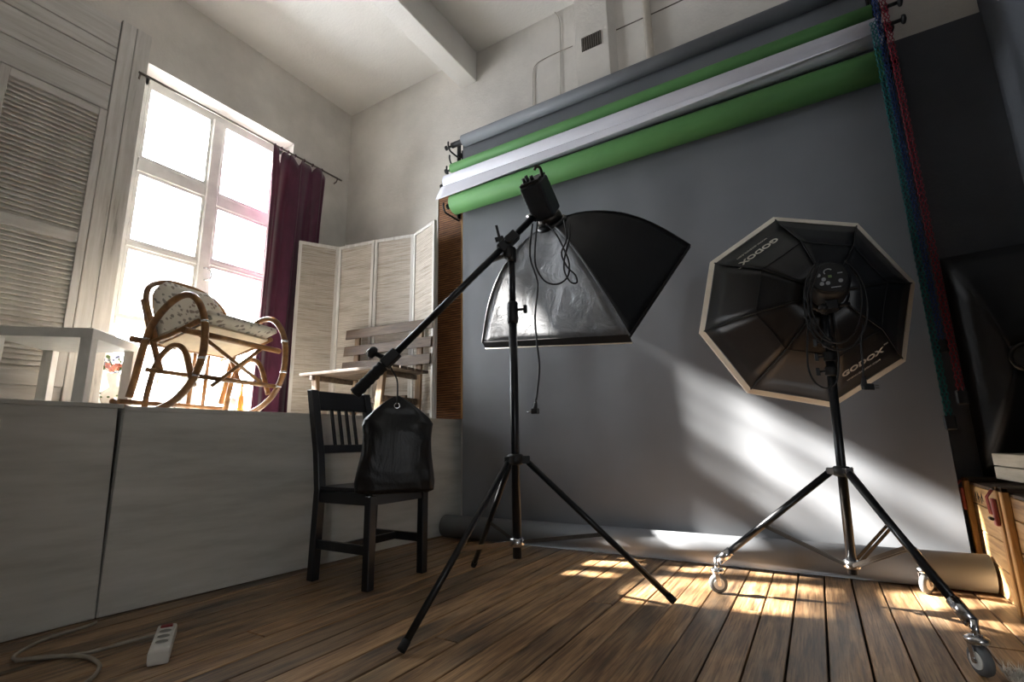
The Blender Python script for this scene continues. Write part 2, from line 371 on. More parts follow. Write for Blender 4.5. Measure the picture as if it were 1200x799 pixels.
# windows: frame, rails, panes
def window(name, y0, y1, ym, tl, tr_):
    fr = B(); X0, X1 = -3.955, -3.89
    fr.box((X0, y0, WZ1-.055), (X1, y1, WZ1)).box((X0, y0, WZ0), (X1, y1, WZ0+.06))
    fr.box((X0, y0, WZ0), (X1, y0+.085, WZ1)).box((X0, y1-.07, WZ0), (X1, y1, WZ1))
    wn = struct(fr.build(name, 'window_paint', loc=((X0+X1)/2, (y0+y1)/2, WZ0)), 'tall white painted timber window')
    B().box((X0-.01, ym-.042, WZ0+.06), (X1+.022, ym+.042, WZ1-.055)).build('mullion', 'window_paint', wn, .006)
    for (a, b_, rails) in ((y0+.085, ym-.042, tl), (ym+.042, y1-.07, tr_)):
        zs = [WZ0+.06]
        for (z, h) in rails:
            B().box((X0+.005, a, z-h/2), (X1+.012, b_, z+h/2)).build('rail', 'window_paint', wn, .005)
            zs += [z-h/2, z+h/2]
        zs.append(WZ1-.055)
        for i in range(0, len(zs), 2):
            z0, z1 = zs[i], zs[i+1]
            bb = B(); e = .022
            bb.box((X0+.012, a, z0), (X1+.004, a+e, z1)).box((X0+.012, b_-e, z0), (X1+.004, b_, z1)).box((X0+.012, a+e, z0), (X1+.004, b_-e, z0+e)).box((X0+.012, a+e, z1-e), (X1+.004, b_-e, z1))
            s_ = bb.build('sash', 'window_paint', wn)
            B().box((X0+.03, a+.01, z0+.01), (X0+.034, b_-.01, z1-.01)).build('pane', 'pane_glass', s_)
    B().box((-3.885, y0+.002, WZ0), (XL+.04, y1-.002, WZ0+.02)).build('window_sill', 'window_paint', wn, .004)
    return wn
wn1 = window('window_1', WY0, WY1, 1.862, [(1.475, .05), (2.015, .035), (2.61, .10)], [(1.475, .05), (2.04, .035), (2.565, .095)])
B().tube(smooth_path([(-3.868, 1.862, 1.98), (-3.842, 1.875, 1.975), (-3.838, 1.905, 1.95), (-3.842, 1.905, 1.90), (-3.868, 1.87, 1.885)]), .006, 6).build('handle', 'chrome', wn1)

fw = B(); fw.box((FH[0], YF-.2, FH[2]), (FH[0]+.05, YF-.14, FH[3])).box((FH[1]-.05, YF-.2, FH[2]), (FH[1], YF-.14, FH[3])).box((FH[0]+.05, YF-.2, FH[2]), (FH[1]-.05, YF-.14, FH[2]+.05)).box((FH[0]+.05, YF-.2, FH[3]-.05), (FH[1]-.05, YF-.14, FH[3]))
wn2 = struct(fw.build('fill_window', 'window_paint', loc=(FH[0], YF-.17, FH[2])), 'small unseen white window added behind the camera for soft fill light')
B().box((FH[0]+.04, YF-.172, FH[2]+.04), (FH[1]-.04, YF-.168, FH[3]-.04)).build('pane', 'pane_glass', wn2)

# limewashed boarding beside the window
bd = thing('board_cladding', 'whitewashed plank cladding on the wall around the louvred shutters', 'cladding', (XL+.02, .6, .805))
XB = -3.69
for z0, z1 in ((2.79, 2.969), (2.969, 3.158), (3.158, 3.256), (3.256, 3.455)):
    y = -.35
    B().box((XL+.001, y, z0+.0025), (XB+random.uniform(-.003, .001), 1.088, z1-.0025)).build('plank', 'limewash_y', bd, .003)
for y0, y1 in ((1.092, 1.174), (1.177, 1.266)):
    B().box((XL+.001, y0, .8135), (XB+.004, y1, 3.485)).build('plank', 'limewash_z', bd, .003)
for i in range(7):
    B().box((XL+.001, -.35, .8135+i*.282), (XL+.016, 1.088, .8135+(i+1)*.282-.004)).build('plank', 'limewash_y', bd)
def shutter(y0, y1, label):
    r = thing('louvred_shutter', label, 'shutter', ((XB), (y0+y1)/2, .99), 'louvred shutters')
    X0, X1 = XL+.017, XL+.05; zb, zt = .985, 2.775; sw = .042
    B().box((X0, y0, zb), (X1, y0+sw, zt)).build('stile', 'limewash_z', r, .003)
    B().box((X0, y1-sw, zb), (X1, y1, zt)).build('stile', 'limewash_z', r, .003)
    for a, b_ in ((zb, 1.065), (1.853, 1.917), (2.722, zt)):
        B().box((X0, y0+sw, a), (X1-.003, y1-sw, b_)).build('rail', 'limewash_y', r, .003)
    first = None
    for a, b_ in ((1.065, 1.853), (1.917, 2.722)):
        n = round((b_-a)/.0288); p_ = (b_-a)/n
        for i in range(n):
            z = a+(i+.5)*p_
            if first is None:
                bb = B(); bb.obox(V(((X0+X1)/2, (y0+y1)/2, z)), V((.0090, 0, -.0143)), V((0, (y1-y0)/2-sw, 0)), V((.0022, 0, .002)))
                first = bb.build('slat', 'shutter_paint', r, loc=((X0+X1)/2, (y0+y1)/2, z))
            else:
                s_ = first.copy(); COL.objects.link(s_); s_.location = (0+((X0+X1)/2-ORG[r].x), 0, z-ORG[r].z)
    return r
shutter(.585, 1.083, 'whitewashed louvred shutter next to the upright boards by the window')
shutter(.075, .573, 'whitewashed louvred shutter hung farther from the window')

# ------------------------------------------------------------------ stage
def stage(p0, p1, xback, top, label, cut=0):
    (xa, ya), (xb, yb) = p0, p1
    r = thing('stage_section', label, 'platform', ((xa+xback)/2, (ya+yb)/2, 0), 'painted stage sections')
    def slab(x_off, z0, z1, d):               # strip along the front edge, d deep
        return B().add([(xa+x_off, ya, z0), (xb+x_off, yb, z0), (xb+x_off-d, yb, z0), (xa+x_off-d, ya, z0), (xa+x_off, ya, z1), (xb+x_off, yb, z1), (xb+x_off-d, yb, z1), (xa+x_off-d, ya, z1)],
            [(0,3,2,1),(4,5,6,7),(0,1,5,4),(1,2,6,5),(2,3,7,6),(3,0,4,7)])
    fp = slab(0, .002, top-.018, .018)
    for q in fp.v:
        if abs(q.y-yb) < 1e-6: q.y -= cut*q.z/top
    fp.build('front_panel', 'stage_paint', r, .0015)
    B().add([(xa+.002, ya, top-.018), (xb+.002, yb, top-.018), (xback, yb, top-.018), (xback, ya, top-.018), (xa+.002, ya, top), (xb+.002, yb, top), (xback, yb, top), (xback, ya, top)],
        [(0,3,2,1),(4,5,6,7),(0,1,5,4),(1,2,6,5),(2,3,7,6),(3,0,4,7)]).build('top_panel', 'stage_paint', r, .0015)
    B().add([(xback, ya, .002), (xa-.02, ya, .002), (xa-.02, ya+.018, .002), (xback, ya+.018, .002), (xback, ya, top-.018), (xa-.02, ya, top-.018), (xa-.02, ya+.018, top-.018), (xback, ya+.018, top-.018)],
        [(0,3,2,1),(4,5,6,7),(0,1,5,4),(1,2,6,5),(2,3,7,6),(3,0,4,7)]).build('side_panel', 'stage_paint', r)
    return r
stage((-2.392, -.9), (-2.428, .922), XL+.001, .812, 'grey-white painted stage section under the white side table', .020)
s2 = stage((-2.425, .925), (-2.300, YB-.002), XL+.001, .804, 'long grey-white painted stage section under the rocking chair and bench')
B().add([(-2.4225, .93, .003), (-2.297, YB-.01, .003), (-2.297, YB-.01, .028), (-2.4225, .93, .028), (-2.435, .93, .003), (-2.31, YB-.01, .003), (-2.31, YB-.01, .028), (-2.435, .93, .028)],
    [(0,1,2,3),(7,6,5,4),(0,3,7,4),(1,5,6,2),(3,2,6,7),(0,4,5,1)]).build('bottom_batten', 'stage_paint', s2)
ST = .804

# ------------------------------------------------------------------ backdrop system
YS = 2.90
bk = thing('paper_backdrop', 'long grey paper backdrop hanging down to its roll on the floor', 'backdrop', (-.85, YS, 0))
B().cyl((-2.135, 2.852, 2.990), (.50, 2.852, 2.990), .046, n=28).build('top_roll', 'grey_paper', bk)
B().cyl((-2.25, 2.852, 2.990), (.54, 2.852, 2.990), .022, n=14).build('core_tube', 'black_plastic', bk)
rows = []
for i in range(40):
    z = 2.99 - i/39*(2.99-.055); row = []; wv0 = min(1, max(0, (2.6-z)/.8))
    for k in range(60):
        s_ = k/59; x = -2.175+s_*(.495+2.175)
        y = YS-.002 + wv0*(.004*math.sin(s_*19+1) + .0025*math.sin(s_*47+z*1.5) - .004)
        row.append((x, y, z))
    rows.append(row)
B().grid(rows).build('hanging_sheet', 'grey_paper', bk, recalc=False)
bb = B(); bb.cyl((-2.262, 2.823, .074), (.535, 2.823, .074), .072, n=32); bb.build('floor_roll', 'grey_paper', bk)
B().cyl((-2.275, 2.823, .074), (.543, 2.823, .074), .03, n=16).build('core_tube', 'black_plastic', bk)
def knob(bb, p, d, r=.022):
    p, d = V(p), V(d).normalized()
    bb.cyl(p, p+d*.03, .009, n=8); bb.lathe(p+d*.03, d, [(.006, 0), (r*.8, .006), (r, .012), (r*.8, .02), (.006, .024)], 10)
    a, b_, _ = basis(d)
    for q in range(4): bb.sphere(p+d*.042+r*.85*(math.cos(q*PI/2)*a+math.sin(q*PI/2)*b_), .007, 6)
def proll(y, z, r, x0, x1, mat, label):
    t = thing('paper_roll', label, 'paper roll', ((x0+x1)/2, y, z-r), 'spare backdrop rolls')
    prof = [(r-.001, 0), (r, .001), (r, x1-x0-.001), (r-.001, x1-x0)]
    B().lathe((x0, y, z), (1, 0, 0), prof, 28).build('paper', mat, t)
    for xx, d in ((x0, -1), (x1, 1)):
        bb = B(); bb.cyl((xx, y, z), (xx+d*.018, y, z), .02, n=12); knob(bb, (xx+d*.018, y, z), (d, 0, 0)); bb.build('drive_knob', 'black_plastic', t)
    return t
proll(2.835, 2.765, .043, -2.232, .498, 'green_paper', 'slim rolled-up green paper roll just under the grey top roll')
wr = proll(2.79, 2.612, .072, -2.240, .496, 'white_paper', 'thick rolled-up white paper roll between the two green rolls')
proll(2.80, 2.432, .077, -2.185, .49, 'green_paper', 'thick rolled-up green paper roll below the white one')
rows = []
for k in range(50):                           # loose outer turn of the white roll
    s_ = k/49; x = -2.245+s_*(2.735); row = []
    drop = .100*(1-s_)**.8 + .003*math.sin(s_*14)*(1-s_) + .002
    for j in range(8):
        q = j/7
        row.append((x-(.045*q+.012)*(1-s_)**7, 2.7305-.020*q+.007*q*q, 2.5705-drop*q))
    rows.append(row)
B().grid(rows).build('loose_flap', 'white_paper', wr, solid=.0015, recalc=False)
def bracket(x, label):
    t = thing('wall_bracket', label, 'bracket', (x, YB, 2.4))
    B().box((x-.004, 2.94, 2.40), (x+.004, 2.985, 3.07)).build('upright', 'black_metal', t)
    B().box((x-.004, 2.985, 2.96), (x+.004, YB-.019, 3.0)).box((x-.02, YB-.026, 2.90), (x+.02, YB-.019, 3.05)).build('wall_arm', 'black_metal', t)
    for y, z in ((2.852, 2.990), (2.87, 2.88), (2.835, 2.765), (2.79, 2.612), (2.80, 2.432)):
        bb = B(); pts = [(x, 2.96, z-.05), (x, y+.005, z-.05), (x, y-.018, z-.038), (x, y-.034, z-.012), (x, y-.034, z+.02)]
        bb.tube(smooth_path(pts, 3), .0075, 6); bb.build('hook', 'black_metal', t)
    return t
bl = bracket(-2.262, 'black hooked wall bracket at the window end of the paper rolls')
br = bracket(.527, 'black hooked wall bracket at the chain end of the paper rolls')
bb = B(); knob(bb, (-2.268, 2.855, 2.99), (-1, 0, 0), .02); bb.build('knob', 'black_plastic', bl)
for z in (2.70, 2.60, 2.86):
    bb = B(); bb.cyl((.53, 2.74, z), (.555, 2.74, z), .010, n=8); knob(bb, (.555, 2.74, z), (1, 0, 0), .024); bb.build('knob', 'black_plastic', br)
def chain(x, y, z0, z1, mat, label, weight=True, off=.014, top=True):
    t = thing('pull_chain', label, 'chain', (x, y, z0-.06))
    bb = B(); pitch = .0165
    for sx in (-1, 1):
        n = int((z1-z0)/pitch)
        for i in range(n):
            z = z0+(i+.5)*pitch; cx = x+sx*off/2; a = V((1, 0, 0)) if i % 2 else V((0.35, .93, 0)); hh, ww = .0105, .0055
            P = []
            for q in range(8):
                an = 2*PI*(q+.5)/8; P.append(V((cx, y, z)) + a*(ww*math.copysign(min(1, abs(math.cos(an))*1.1), math.cos(an))) + V((0, 0, hh*math.sin(an))))
            bb.tube(P, .0019, 4, closed=True)
    o = bb.build('links', mat, t, recalc=False); o['kind'] = 'stuff'
    if weight: B().box((x-.02, y-.008, z0-.055), (x+.02, y+.008, z0+.004)).build('weight', 'black_plastic', t, .005)
    return t
chain(.474, 2.70, .70, 2.62, 'teal_plastic', 'teal plastic pull chain with the lowest hanging weight')
chain(.499, 2.715, 1.02, 2.78, 'blue_plastic', 'short blue plastic pull chain between the teal and red ones', off=.012)
chain(.526, 2.69, .80, 2.74, 'red_plastic', 'red plastic pull chain beside the dark wall')

# ------------------------------------------------------------------ duct grille, pipe and cables on the back wall
g = thing('vent_grille', 'small dark square vent grille on the boxed-in duct', 'vent', (-1.10, 2.994, 3.50))
p0 = ony(682, 61, 2.992); p1 = ony(704, 38, 2.992); gx0, gx1, gz0, gz1 = p0.x, p1.x, p0.z-.0, p1.z+.02
B().box((gx0, 2.990, gz0), (gx1, 2.9945, gz1)).build('backing', 'dark_steel', g)
n = 9
for i in range(n):
    xx = gx0+(i+.5)*(gx1-gx0)/n; B().box((xx-.002, 2.985, gz0), (xx+.002, 2.9905, gz1)).build('slat', 'brass_grey', g)
tag(B().tube([(-.668, 3.021, .01), (-.668, 3.021, ZC-.001)], .027, 14).build('riser_pipe', 'pipe_paint'), 'cream painted vertical pipe on the back wall', 'pipe')
tag(B().tube(smooth_path([ony(657, 118, 3.041), ony(657, 70, 3.041), ony(656, 26, 3.041), ony(650, 14, 3.041), ony(640, 0, 3.041), ony(634, -9, 3.041)], 3), .003, 6).build('wall_cable', 'cable_grey'), 'thin painted cable running up to the ceiling beside the duct', 'cable')
tag(B().tube(smooth_path([ony(625, 128, 3.041), ony(625, 86, 3.041), ony(628, 76, 3.041), ony(636, 70, 3.041), ony(654, 61, 3.041), ony(671, 54, 3.041)], 3), .003, 6).build('wall_cable', 'cable_grey'), 'thin painted cable curving in an arch to the duct', 'cable')

# ------------------------------------------------------------------ curtain
XC = -3.672
rod = thing('curtain_rod', 'thin metal curtain rod above the window', 'curtain rod', (XC, 2.07, 3.15))
B().cyl((XC, 1.215, 3.158), (XC, 2.93, 3.158), .008, n=10).build('rod', 'steel_rod', rod)
for y in (1.225, 2.88):
    B().tube([(XL+.001 if y > 2 else XB+.005, y, 3.115), (XC-.01, y, 3.125), (XC, y, 3.15)], .006, 6).build('holder', 'steel_rod', rod)
cu = thing('curtain', 'dark purple curtain bunched to the side of the window', 'curtain', (XC, 2.45, .85))
rows = []
for i in range(34):
    q = i/33; row = []
    for k in range(110):
        s_ = k/109
        ya, yb = 2.215-.02*q, 2.755-.05*q*q - .03*math.sin(q*2.2)
        y = ya+(yb-ya)*s_ + .012*math.sin(s_*31+q)
        amp = .006+.017*min(1, q*5)
        x = XC + amp*1.15*math.sin(s_*17+.8*math.sin(q*3)) + .4*amp*math.sin(s_*43+1.3+q)
        ztop = 3.085 + .068*abs(math.cos(s_*PI*3.5))**.7 + .012*math.sin(s_*40)
        if .10 < s_ < .15: ztop -= .07
        z = ztop + (.825-ztop)*q
        row.append((x, y, z))
    rows.append(row)
B().grid(rows).build('drape', 'velvet', cu, solid=.002, recalc=False)
for y in (2.225, 2.285, 2.35, 2.42, 2.51, 2.60, 2.70):
    B().tube([(XC+.0135*math.cos(a*PI/5), y, 3.158+.0135*math.sin(a*PI/5)-.002) for a in range(10)], .004, 5, True).build('curtain_loop', 'velvet', cu)

# ------------------------------------------------------------------ folding screen
scr = thing('folding_screen', 'four-panel cream woven folding screen behind the bench', 'screen', (-2.98, 2.75, ST))
SP = [V((-3.585, 2.455, 0)), V((-3.42, 2.75, 0)), V((-3.04, 2.81, 0)), V((-2.675, 2.90, 0)), V((-2.352, 2.785, 0))]
ztop = 2.345
for a, b_ in zip(SP[:-1], SP[1:]):
    d = (b_-a).normalized(); a2 = a+d*.004; b2 = b_-d*.004; nn = V((d.y, -d.x, 0)); e = .026
    bb = B(); th = .011
    for p, q, z0, z1 in ((a2, a2+d*e, ST, ztop), (b2-d*e, b2, ST, ztop), (a2+d*e, b2-d*e, ST+.04, ST+.04+e), (a2+d*e, b2-d*e, ztop-e, ztop)):
        bb.obox((p+q)/2+V((0, 0, (z0+z1)/2)), (q-p)/2, nn*th, V((0, 0, (z1-z0)/2)))
    pn = bb.build('panel_frame', 'limewash_z', scr)
    p, q = a2+d*e, b2-d*e; z0, z1 = ST+.04+e, ztop-e
    B().obox((p+q)/2+V((0, 0, (z0+z1)/2)), (q-p)/2, nn*.004, V((0, 0, (z1-z0)/2))).build('woven_infill', 'screen_weave', pn)
bp = thing('bamboo_panel', 'tall narrow brown bamboo weave panel beside the folding screen', 'panel', (-2.36, 2.985, ST))
B().box((-2.497, 2.965, ST), (-2.482, 2.995, 2.68)).build('white_stile', 'white_laminate', bp, .002)
B().box((-2.482, 2.974, ST), (-2.245, 2.984, 2.675)).build('weave', 'bamboo_weave', bp)
B().box((-2.245, 2.968, ST), (-2.228, 2.992, 2.68)).build('wood_stile', 'crate_wood_z', bp, .002)

# ------------------------------------------------------------------ slatted bench on the stage
bu = V((.995, .095, 0)).normalized(); bv = V((-bu.y, bu.x, 0)); bc = V((-2.775, 2.50, 0))
bn = thing('slatted_bench', 'small weathered slatted wooden bench in front of the folding screen', 'bench', (bc.x, bc.y, ST))
def bp_(u_, v_, z): return bc+bu*u_+bv*v_+V((0, 0, z))
for i in range(5):
    v_ = -.205+.041+i*.082
    B().obox(bp_(0 if i else -.0, v_, 1.137), bu*.43, bv*.036, V((0, 0, .010))).build('seat_slat', 'bench_wood_x', bn, .003)
for i, (z, v_, L, off) in enumerate(((1.245, .222, .43, 0), (1.375, .232, .43, .004), (1.515, .242, .43, .008))):
    B().obox(bp_(off, v_, z), bu*L, bv*.009+V((0, 0, .002)), V((0, 0, .040))+bv*.004).build('back_slat', 'bench_wood_x', bn, .003)
for u_ in (-.31, .31):
    B().bar(bp_(u_, .238, ST+.004), bp_(u_*1.0, .262, 1.55), .05, .024, bv).build('back_leg', 'bench_wood_z', bn, .003)
    B().bar(bp_(u_+(.03 if u_ < 0 else -.03), -.16, ST+.004), bp_(u_, -.155, 1.126), .05, .032, bv).build('front_leg', 'bench_wood_z', bn, .003)
    B().bar(bp_(u_, -.2, 1.108), bp_(u_, .21, 1.108), .03, .034).build('seat_rail', 'bench_wood_x', bn, .003)
    B().bar(bp_(u_, -.16, .93), bp_(u_, .22, .93), .024, .045).build('side_stretcher', 'bench_wood_x', bn, .003)
B().bar(bp_(-.30, .12, .95), bp_(.30, .12, .95), .024, .045).build('long_stretcher', 'bench_wood_x', bn, .003)

# ------------------------------------------------------------------ side table
tb = thing('side_table', 'plain square white side table at the end of the stage', 'table', (-3.3, .97, .812))
e1 = V((-.686, .727, 0)).normalized(); e2 = V((-.727, -.686, 0)).normalized(); P0 = V((-2.985, .963, 0)); TW = .44; zt = 1.218
cc = P0+(e1+e2)*TW/2
B().obox(cc+V((0, 0, zt-.024)), e1*TW/2, e2*TW/2, V((0, 0, .024))).build('table_top', 'white_laminate', tb, .002)
for a in (-1, 1):
    for b_ in (-1, 1):
        q = cc+e1*a*(TW/2-.025)+e2*b_*(TW/2-.025)
        B().obox(q+V((0, 0, (zt-.048+.812)/2)), e1*.025, e2*.025, V((0, 0, (zt-.048-.812)/2))).build('leg', 'white_laminate', tb, .0015)

# ------------------------------------------------------------------ rattan rocking chair
RO = V((-2.70, 1.35, ST+.003)); RF = V((.969, .247, 0)).normalized(); RW = V((-RF.y, RF.x, 0)); RD = .59
rk = thing('rocking_chair', 'rattan rocking chair with curled arms and a floral cushion', 'chair', (RO.x+RF.x*-.3+RW.x*.3, RO.y+RF.y*-.3+RW.y*.3, ST))
def rp(s_, t_, z): return RO+RF*s_+RW*t_+V((0, 0, z))
armP = [(-.50, .10), (-.475, .20), (-.455, .31), (-.430, .42), (-.385, .515), (-.30, .60), (-.205, .645), (-.125, .635), (-.060, .572), (-.022, .485), (-.010, .385), (-.015, .285), (-.048, .195), (-.110, .115), (-.20, .055), (-.31, .021), (-.42, .019), (-.53, .045), (-.62, .085)]
arch = [(-.42, .02), (-.418, .09), (-.405, .17), (-.382, .262), (-.335, .335), (-.268, .374), (-.205, .362), (-.160, .312), (-.124, .227), (-.09, .145)]
for t_ in (0, RD):
    sh = 0.0
    B().tube(smooth_path([rp(a, t_, z) for a, z in armP], 4), .0185, 10).build('arm_and_runner', 'rattan', rk)
    ti = t_+(.032 if t_ == 0 else -.032)
    B().tube(smooth_path([rp(a, ti, z) for a, z in arch], 4), .016, 8).build('side_arch', 'rattan', rk)
    B().tube([rp(-.535, ti, .665), rp(-.44, ti, .45), rp(-.335, ti, .235)], .016, 8).build('back_post', 'rattan', rk)
    B().tube([rp(-.5, ti, .395), rp(-.3, ti, .435), rp(-.10, ti, .50)], .015, 8).build('seat_rail', 'rattan', rk)
    bb = B()
    for (a, z) in (armP[3], armP[9], armP[11], armP[12]):
        bb.lathe(rp(a, t_, z)-V((0, 0, .006)), (0, 0, 1), [(.0206, 0), (.0206, .012)], 10)
    bb.build('binding', 'chrome', rk)
def cross(s_, z, r=.0175, a=-.05, b_=RD+.05, nm='crossbar'): B().tube([rp(s_, a, z), rp(s_, RD/2, z), rp(s_, b_, z)], r, 8).build(nm, 'rattan', rk)
cross(-.105, .435); cross(-.475, .415); cross(-.06, .195, .013, -.02, RD+.02); cross(-.33, .235, .012); cross(-.50, .075, .013)
B().tube([rp(-.11, .03, .44), rp(-.065, RD-.12, .205)], .011, 8).build('cross_brace', 'rattan', rk)
B().tube([rp(-.11, RD-.08, .44), rp(-.04, .10, .15)], .011, 8).build('cross_brace', 'rattan', rk)
for t_ in (.36, .46): B().tube([rp(-.505, t_, .02), rp(-.495, t_, .40)], .012, 8).build('rear_post', 'rattan', rk)
# hoop of the backrest
def bkp(t_, h): return rp(-.385-.165*(h-.36)/.44, t_, h)
hoop = [(.04, .40), (.025, .55), (.02, .66), (.05, .745), (.13, .80), (.23, .825), (.36, .825), (.46, .80), (.54, .745), (.57, .66), (.565, .55), (.55, .40)]
B().tube(smooth_path([bkp(a, h) for a, h in hoop], 4), .016, 8).build('back_hoop', 'rattan', rk)
def cushion_mesh(fn, nu, nv, th):
    top, bot = [], []
    for i in range(nu):
        rt, rb = [], []
        for j in range(nv):
            u_, v_ = i/(nu-1), j/(nv-1)
            e = min(1, 6*min(u_, 1-u_, v_, 1-v_)+.25)**.5
            c, nrm = fn(u_, v_)
            rt.append(c+nrm*th*e); rb.append(c-nrm*th*e*.6)
        top.append(rt); bot.append(rb)
    bb = B(); bb.grid(top); bb.grid(bot)
    loop = [(i, 0) for i in range(nu)]+[(nu-1, j) for j in range(1, nv)]+[(i, nv-1) for i in range(nu-2, -1, -1)]+[(0, j) for j in range(nv-2, 0, -1)]
    bb.grid([[top[i][j] for i, j in loop], [bot[i][j] for i, j in loop]], closed=True); return bb
def back_fn(u_, v_):
    h = .40+.41*v_; wv_ = 1-max(0, (v_-.55)/.45)**2.4*.42
    t_ = RD/2+(u_-.5)*.50*wv_
    return bkp(t_, h)+RF*.012, (RF+V((0, 0, .35))).normalized()
cushion_mesh(back_fn, 14, 12, .024).build('back_cushion', 'cushion', rk)
def seat_fn(u_, v_):
    s_ = -.42+.37*v_; z = .43+.115*v_-.01*math.sin(v_*PI)
    return rp(s_, RD/2+(u_-.5)*.50, z), (V((0, 0, 1))-RF*.3).normalized()
sc_ = cushion_mesh(seat_fn, 14, 12, .034).build('seat_cushion', 'cushion', rk)
B().obox(rp(-.25, RD/2, .445), RF*.15+V((0, 0, .046)), RW*.235, (V((0, 0, 1))-RF*.3).normalized()*.006).build('seat_panel', 'cushion_plain', rk)

# ------------------------------------------------------------------ things on the window sill
SZ = WZ0+.02
vs_ = thing('flower_vase', 'white painted porcelain urn holding pink roses on the window sill', 'vase', (-3.80, 1.375, SZ))
vx, vy = -3.80, 1.375
B().lathe((vx, vy, SZ), (0, 0, 1), [(.030, 0), (.036, .008), (.030, .02), (.055, .05), (.066, .085), (.060, .115), (.034, .138), (.026, .15), (.030, .165), (.040, .195), (.047, .225), (.050, .232), (.046, .234)], 20).build('urn', 'porcelain', vs_)
bb = B()
for i in range(9):
    a = i*.7; bb.sphere((vx+.062*math.cos(a), vy+.062*math.sin(a), SZ+.09+.02*math.sin(i*2.3)), .010, 6, (1, 1, .7))
bb.build('painted_sprigs', 'leaf', vs_)
for i in range(9):
    a = i*2.4; r_ = .045*math.sqrt((i+.5)/9); p = V((vx+r_*math.cos(a)*1.1, vy+r_*math.sin(a)*1.2, SZ+.268+.016*math.cos(i*1.7)))
    bb = B(); bb.sphere(p, .015, 8, (1, 1, .85)); bb.lathe(p+V((0, 0, .006)), (0, 0, 1), [(.012, 0), (.018, .006), (.016, .013), (.006, .013)], 8); bb.build('rose', 'rose', vs_)
for i in range(26):
    a = i*1.9; p = V((vx+.06*math.cos(a), vy+.072*math.sin(a), SZ+.262+.075*abs(math.sin(i*1.3))))
    B().bar(V((vx, vy, SZ+.23)), p, .002, .002).sphere(p, .009, 6, (1, 1, 1.3)).build('sprig', ('leaf', 'blossom_blue')[i % 2], vs_)
def candlestick(x, y, h, label):
    t = thing('candlestick', label, 'candlestick', (x, y, SZ), 'candlesticks on the sill')
    B().lathe((x, y, SZ), (0, 0, 1), [(.036, 0), (.038, .01), (.016, .03), (.022, .05), (.012, .07), (.016, h*.55), (.010, h*.8), (.026, h-.012), (.030, h), (.02, h)], 16).build('stem', 'porcelain', t)
    B().lathe((x, y, SZ+h), (0, 0, 1), [(.011, 0), (.011, .05), (.004, .056)], 10).build('candle', 'wax', t)
candlestick(-3.80, 1.615, .20, 'white turned candlestick on the sill seen beneath the rocking chair seat')
p = onx(284, 450, -3.79)
bt = thing('sill_bottle', 'slim amber bottle on the sill close to the curtain', 'bottle', (p.x, p.y, SZ))
B().lathe((p.x, p.y, SZ), (0, 0, 1), [(.020, 0), (.022, .006), (.022, .13), (.010, .165), (.009, .22), (.012, .222), (.012, .23)], 14).build('body', 'amber_glass', bt)
B().cyl((p.x, p.y, SZ+.23), (p.x, p.y, SZ+.25), .009, n=10).build('stopper', 'crate_wood_z', bt)
p = onx(214, 462, -3.79)
jr = thing('glass_jar', 'clear glass jar with a metal lid on the window sill', 'jar', (p.x, p.y, SZ))
B().lathe((p.x, p.y, SZ), (0, 0, 1), [(.045, 0), (.05, .01), (.05, .12), (.04, .14)], 18).build('glass_body', 'jar_glass', jr)
B().lathe((p.x, p.y, SZ+.14), (0, 0, 1), [(.041, 0), (.041, .015), (.03, .02)], 18).build('lid', 'brass_grey', jr)
p = onx(272, 462, -3.80)
tag(B().lathe((p.x, p.y, SZ), (0, 0, 1), [(.034, 0), (.035, .005), (.034, .12), (.028, .126), (.003, .122), (.002, .135)], 16).build('pillar_candle', 'wax'), 'thick cream pillar candle on the window sill', 'candle')

# ------------------------------------------------------------------ black wooden chair
ch = thing('wooden_chair', 'black painted wooden chair with slatted back standing against the stage', 'chair', (-1.95, 1.85, 0))
CY0, CY1 = 1.668, 2.022
def post(y):
    w_ = .021
    pts = [(-2.140, 0), (-2.125, .42), (-2.150, .60), (-2.225, .915)]
    bb = B()
    rows = [[(x-w_, y-w_, z), (x+w_, y-w_, z), (x+w_, y+w_, z), (x-w_, y+w_, z)] for x, z in pts]
    bb.grid(rows, closed=True, smooth=False); bb.add(rows[0]+rows[-1], [(3, 2, 1, 0), (4, 5, 6, 7)])
    return bb.build('back_post', 'black_lacquer', ch, .003)
for y in (CY0, CY1):
    post(y)
    B().box((-1.790, y-.02, 0), (-1.750, y+.02, .40)).build('front_leg', 'black_lacquer', ch, .003)
    B().bar((-2.13, y, .165), (-1.77, y, .165), .022, .04).build('side_stretcher', 'black_lacquer', ch, .002)
    B().bar((-2.12, y, .385), (-1.79, y, .385), .022, .055).build('side_apron', 'black_lacquer', ch, .002)
B().bar((-1.95, CY0, .165), (-1.95, CY1, .165), .022, .035).build('middle_stretcher', 'black_lacquer', ch, .002)
B().bar((-1.77, CY0, .385), (-1.77, CY1, .385), .022, .055).build('front_apron', 'black_lacquer', ch, .002)
B().bar((-2.127, CY0, .385), (-2.127, CY1, .385), .022, .055).build('rear_apron', 'black_lacquer', ch, .002)
B().box((-2.150, CY0-.01, .413), (-1.738, CY1+.01, .433)).build('seat', 'black_lacquer', ch, .006, seg=2)
def bx_(z): return -2.150-.075*(z-.60)/.315
lean = V((-.232, 0, .973))
B().bar((bx_(.86), CY0, .86), (bx_(.86), CY1, .86), .022, .10, lean).build('top_rail', 'black_lacquer', ch, .003)
B().bar((bx_(.61), CY0, .61), (bx_(.61), CY1, .61), .022, .04, lean).build('lower_rail', 'black_lacquer', ch, .003)
for i in range(4):
    y = CY0+.105+i*.048
    B().bar((bx_(.62), y, .62), (bx_(.83), y, .83), .016, .012, V((0, 1, 0))).build('back_slat', 'black_lacquer', ch, .001)

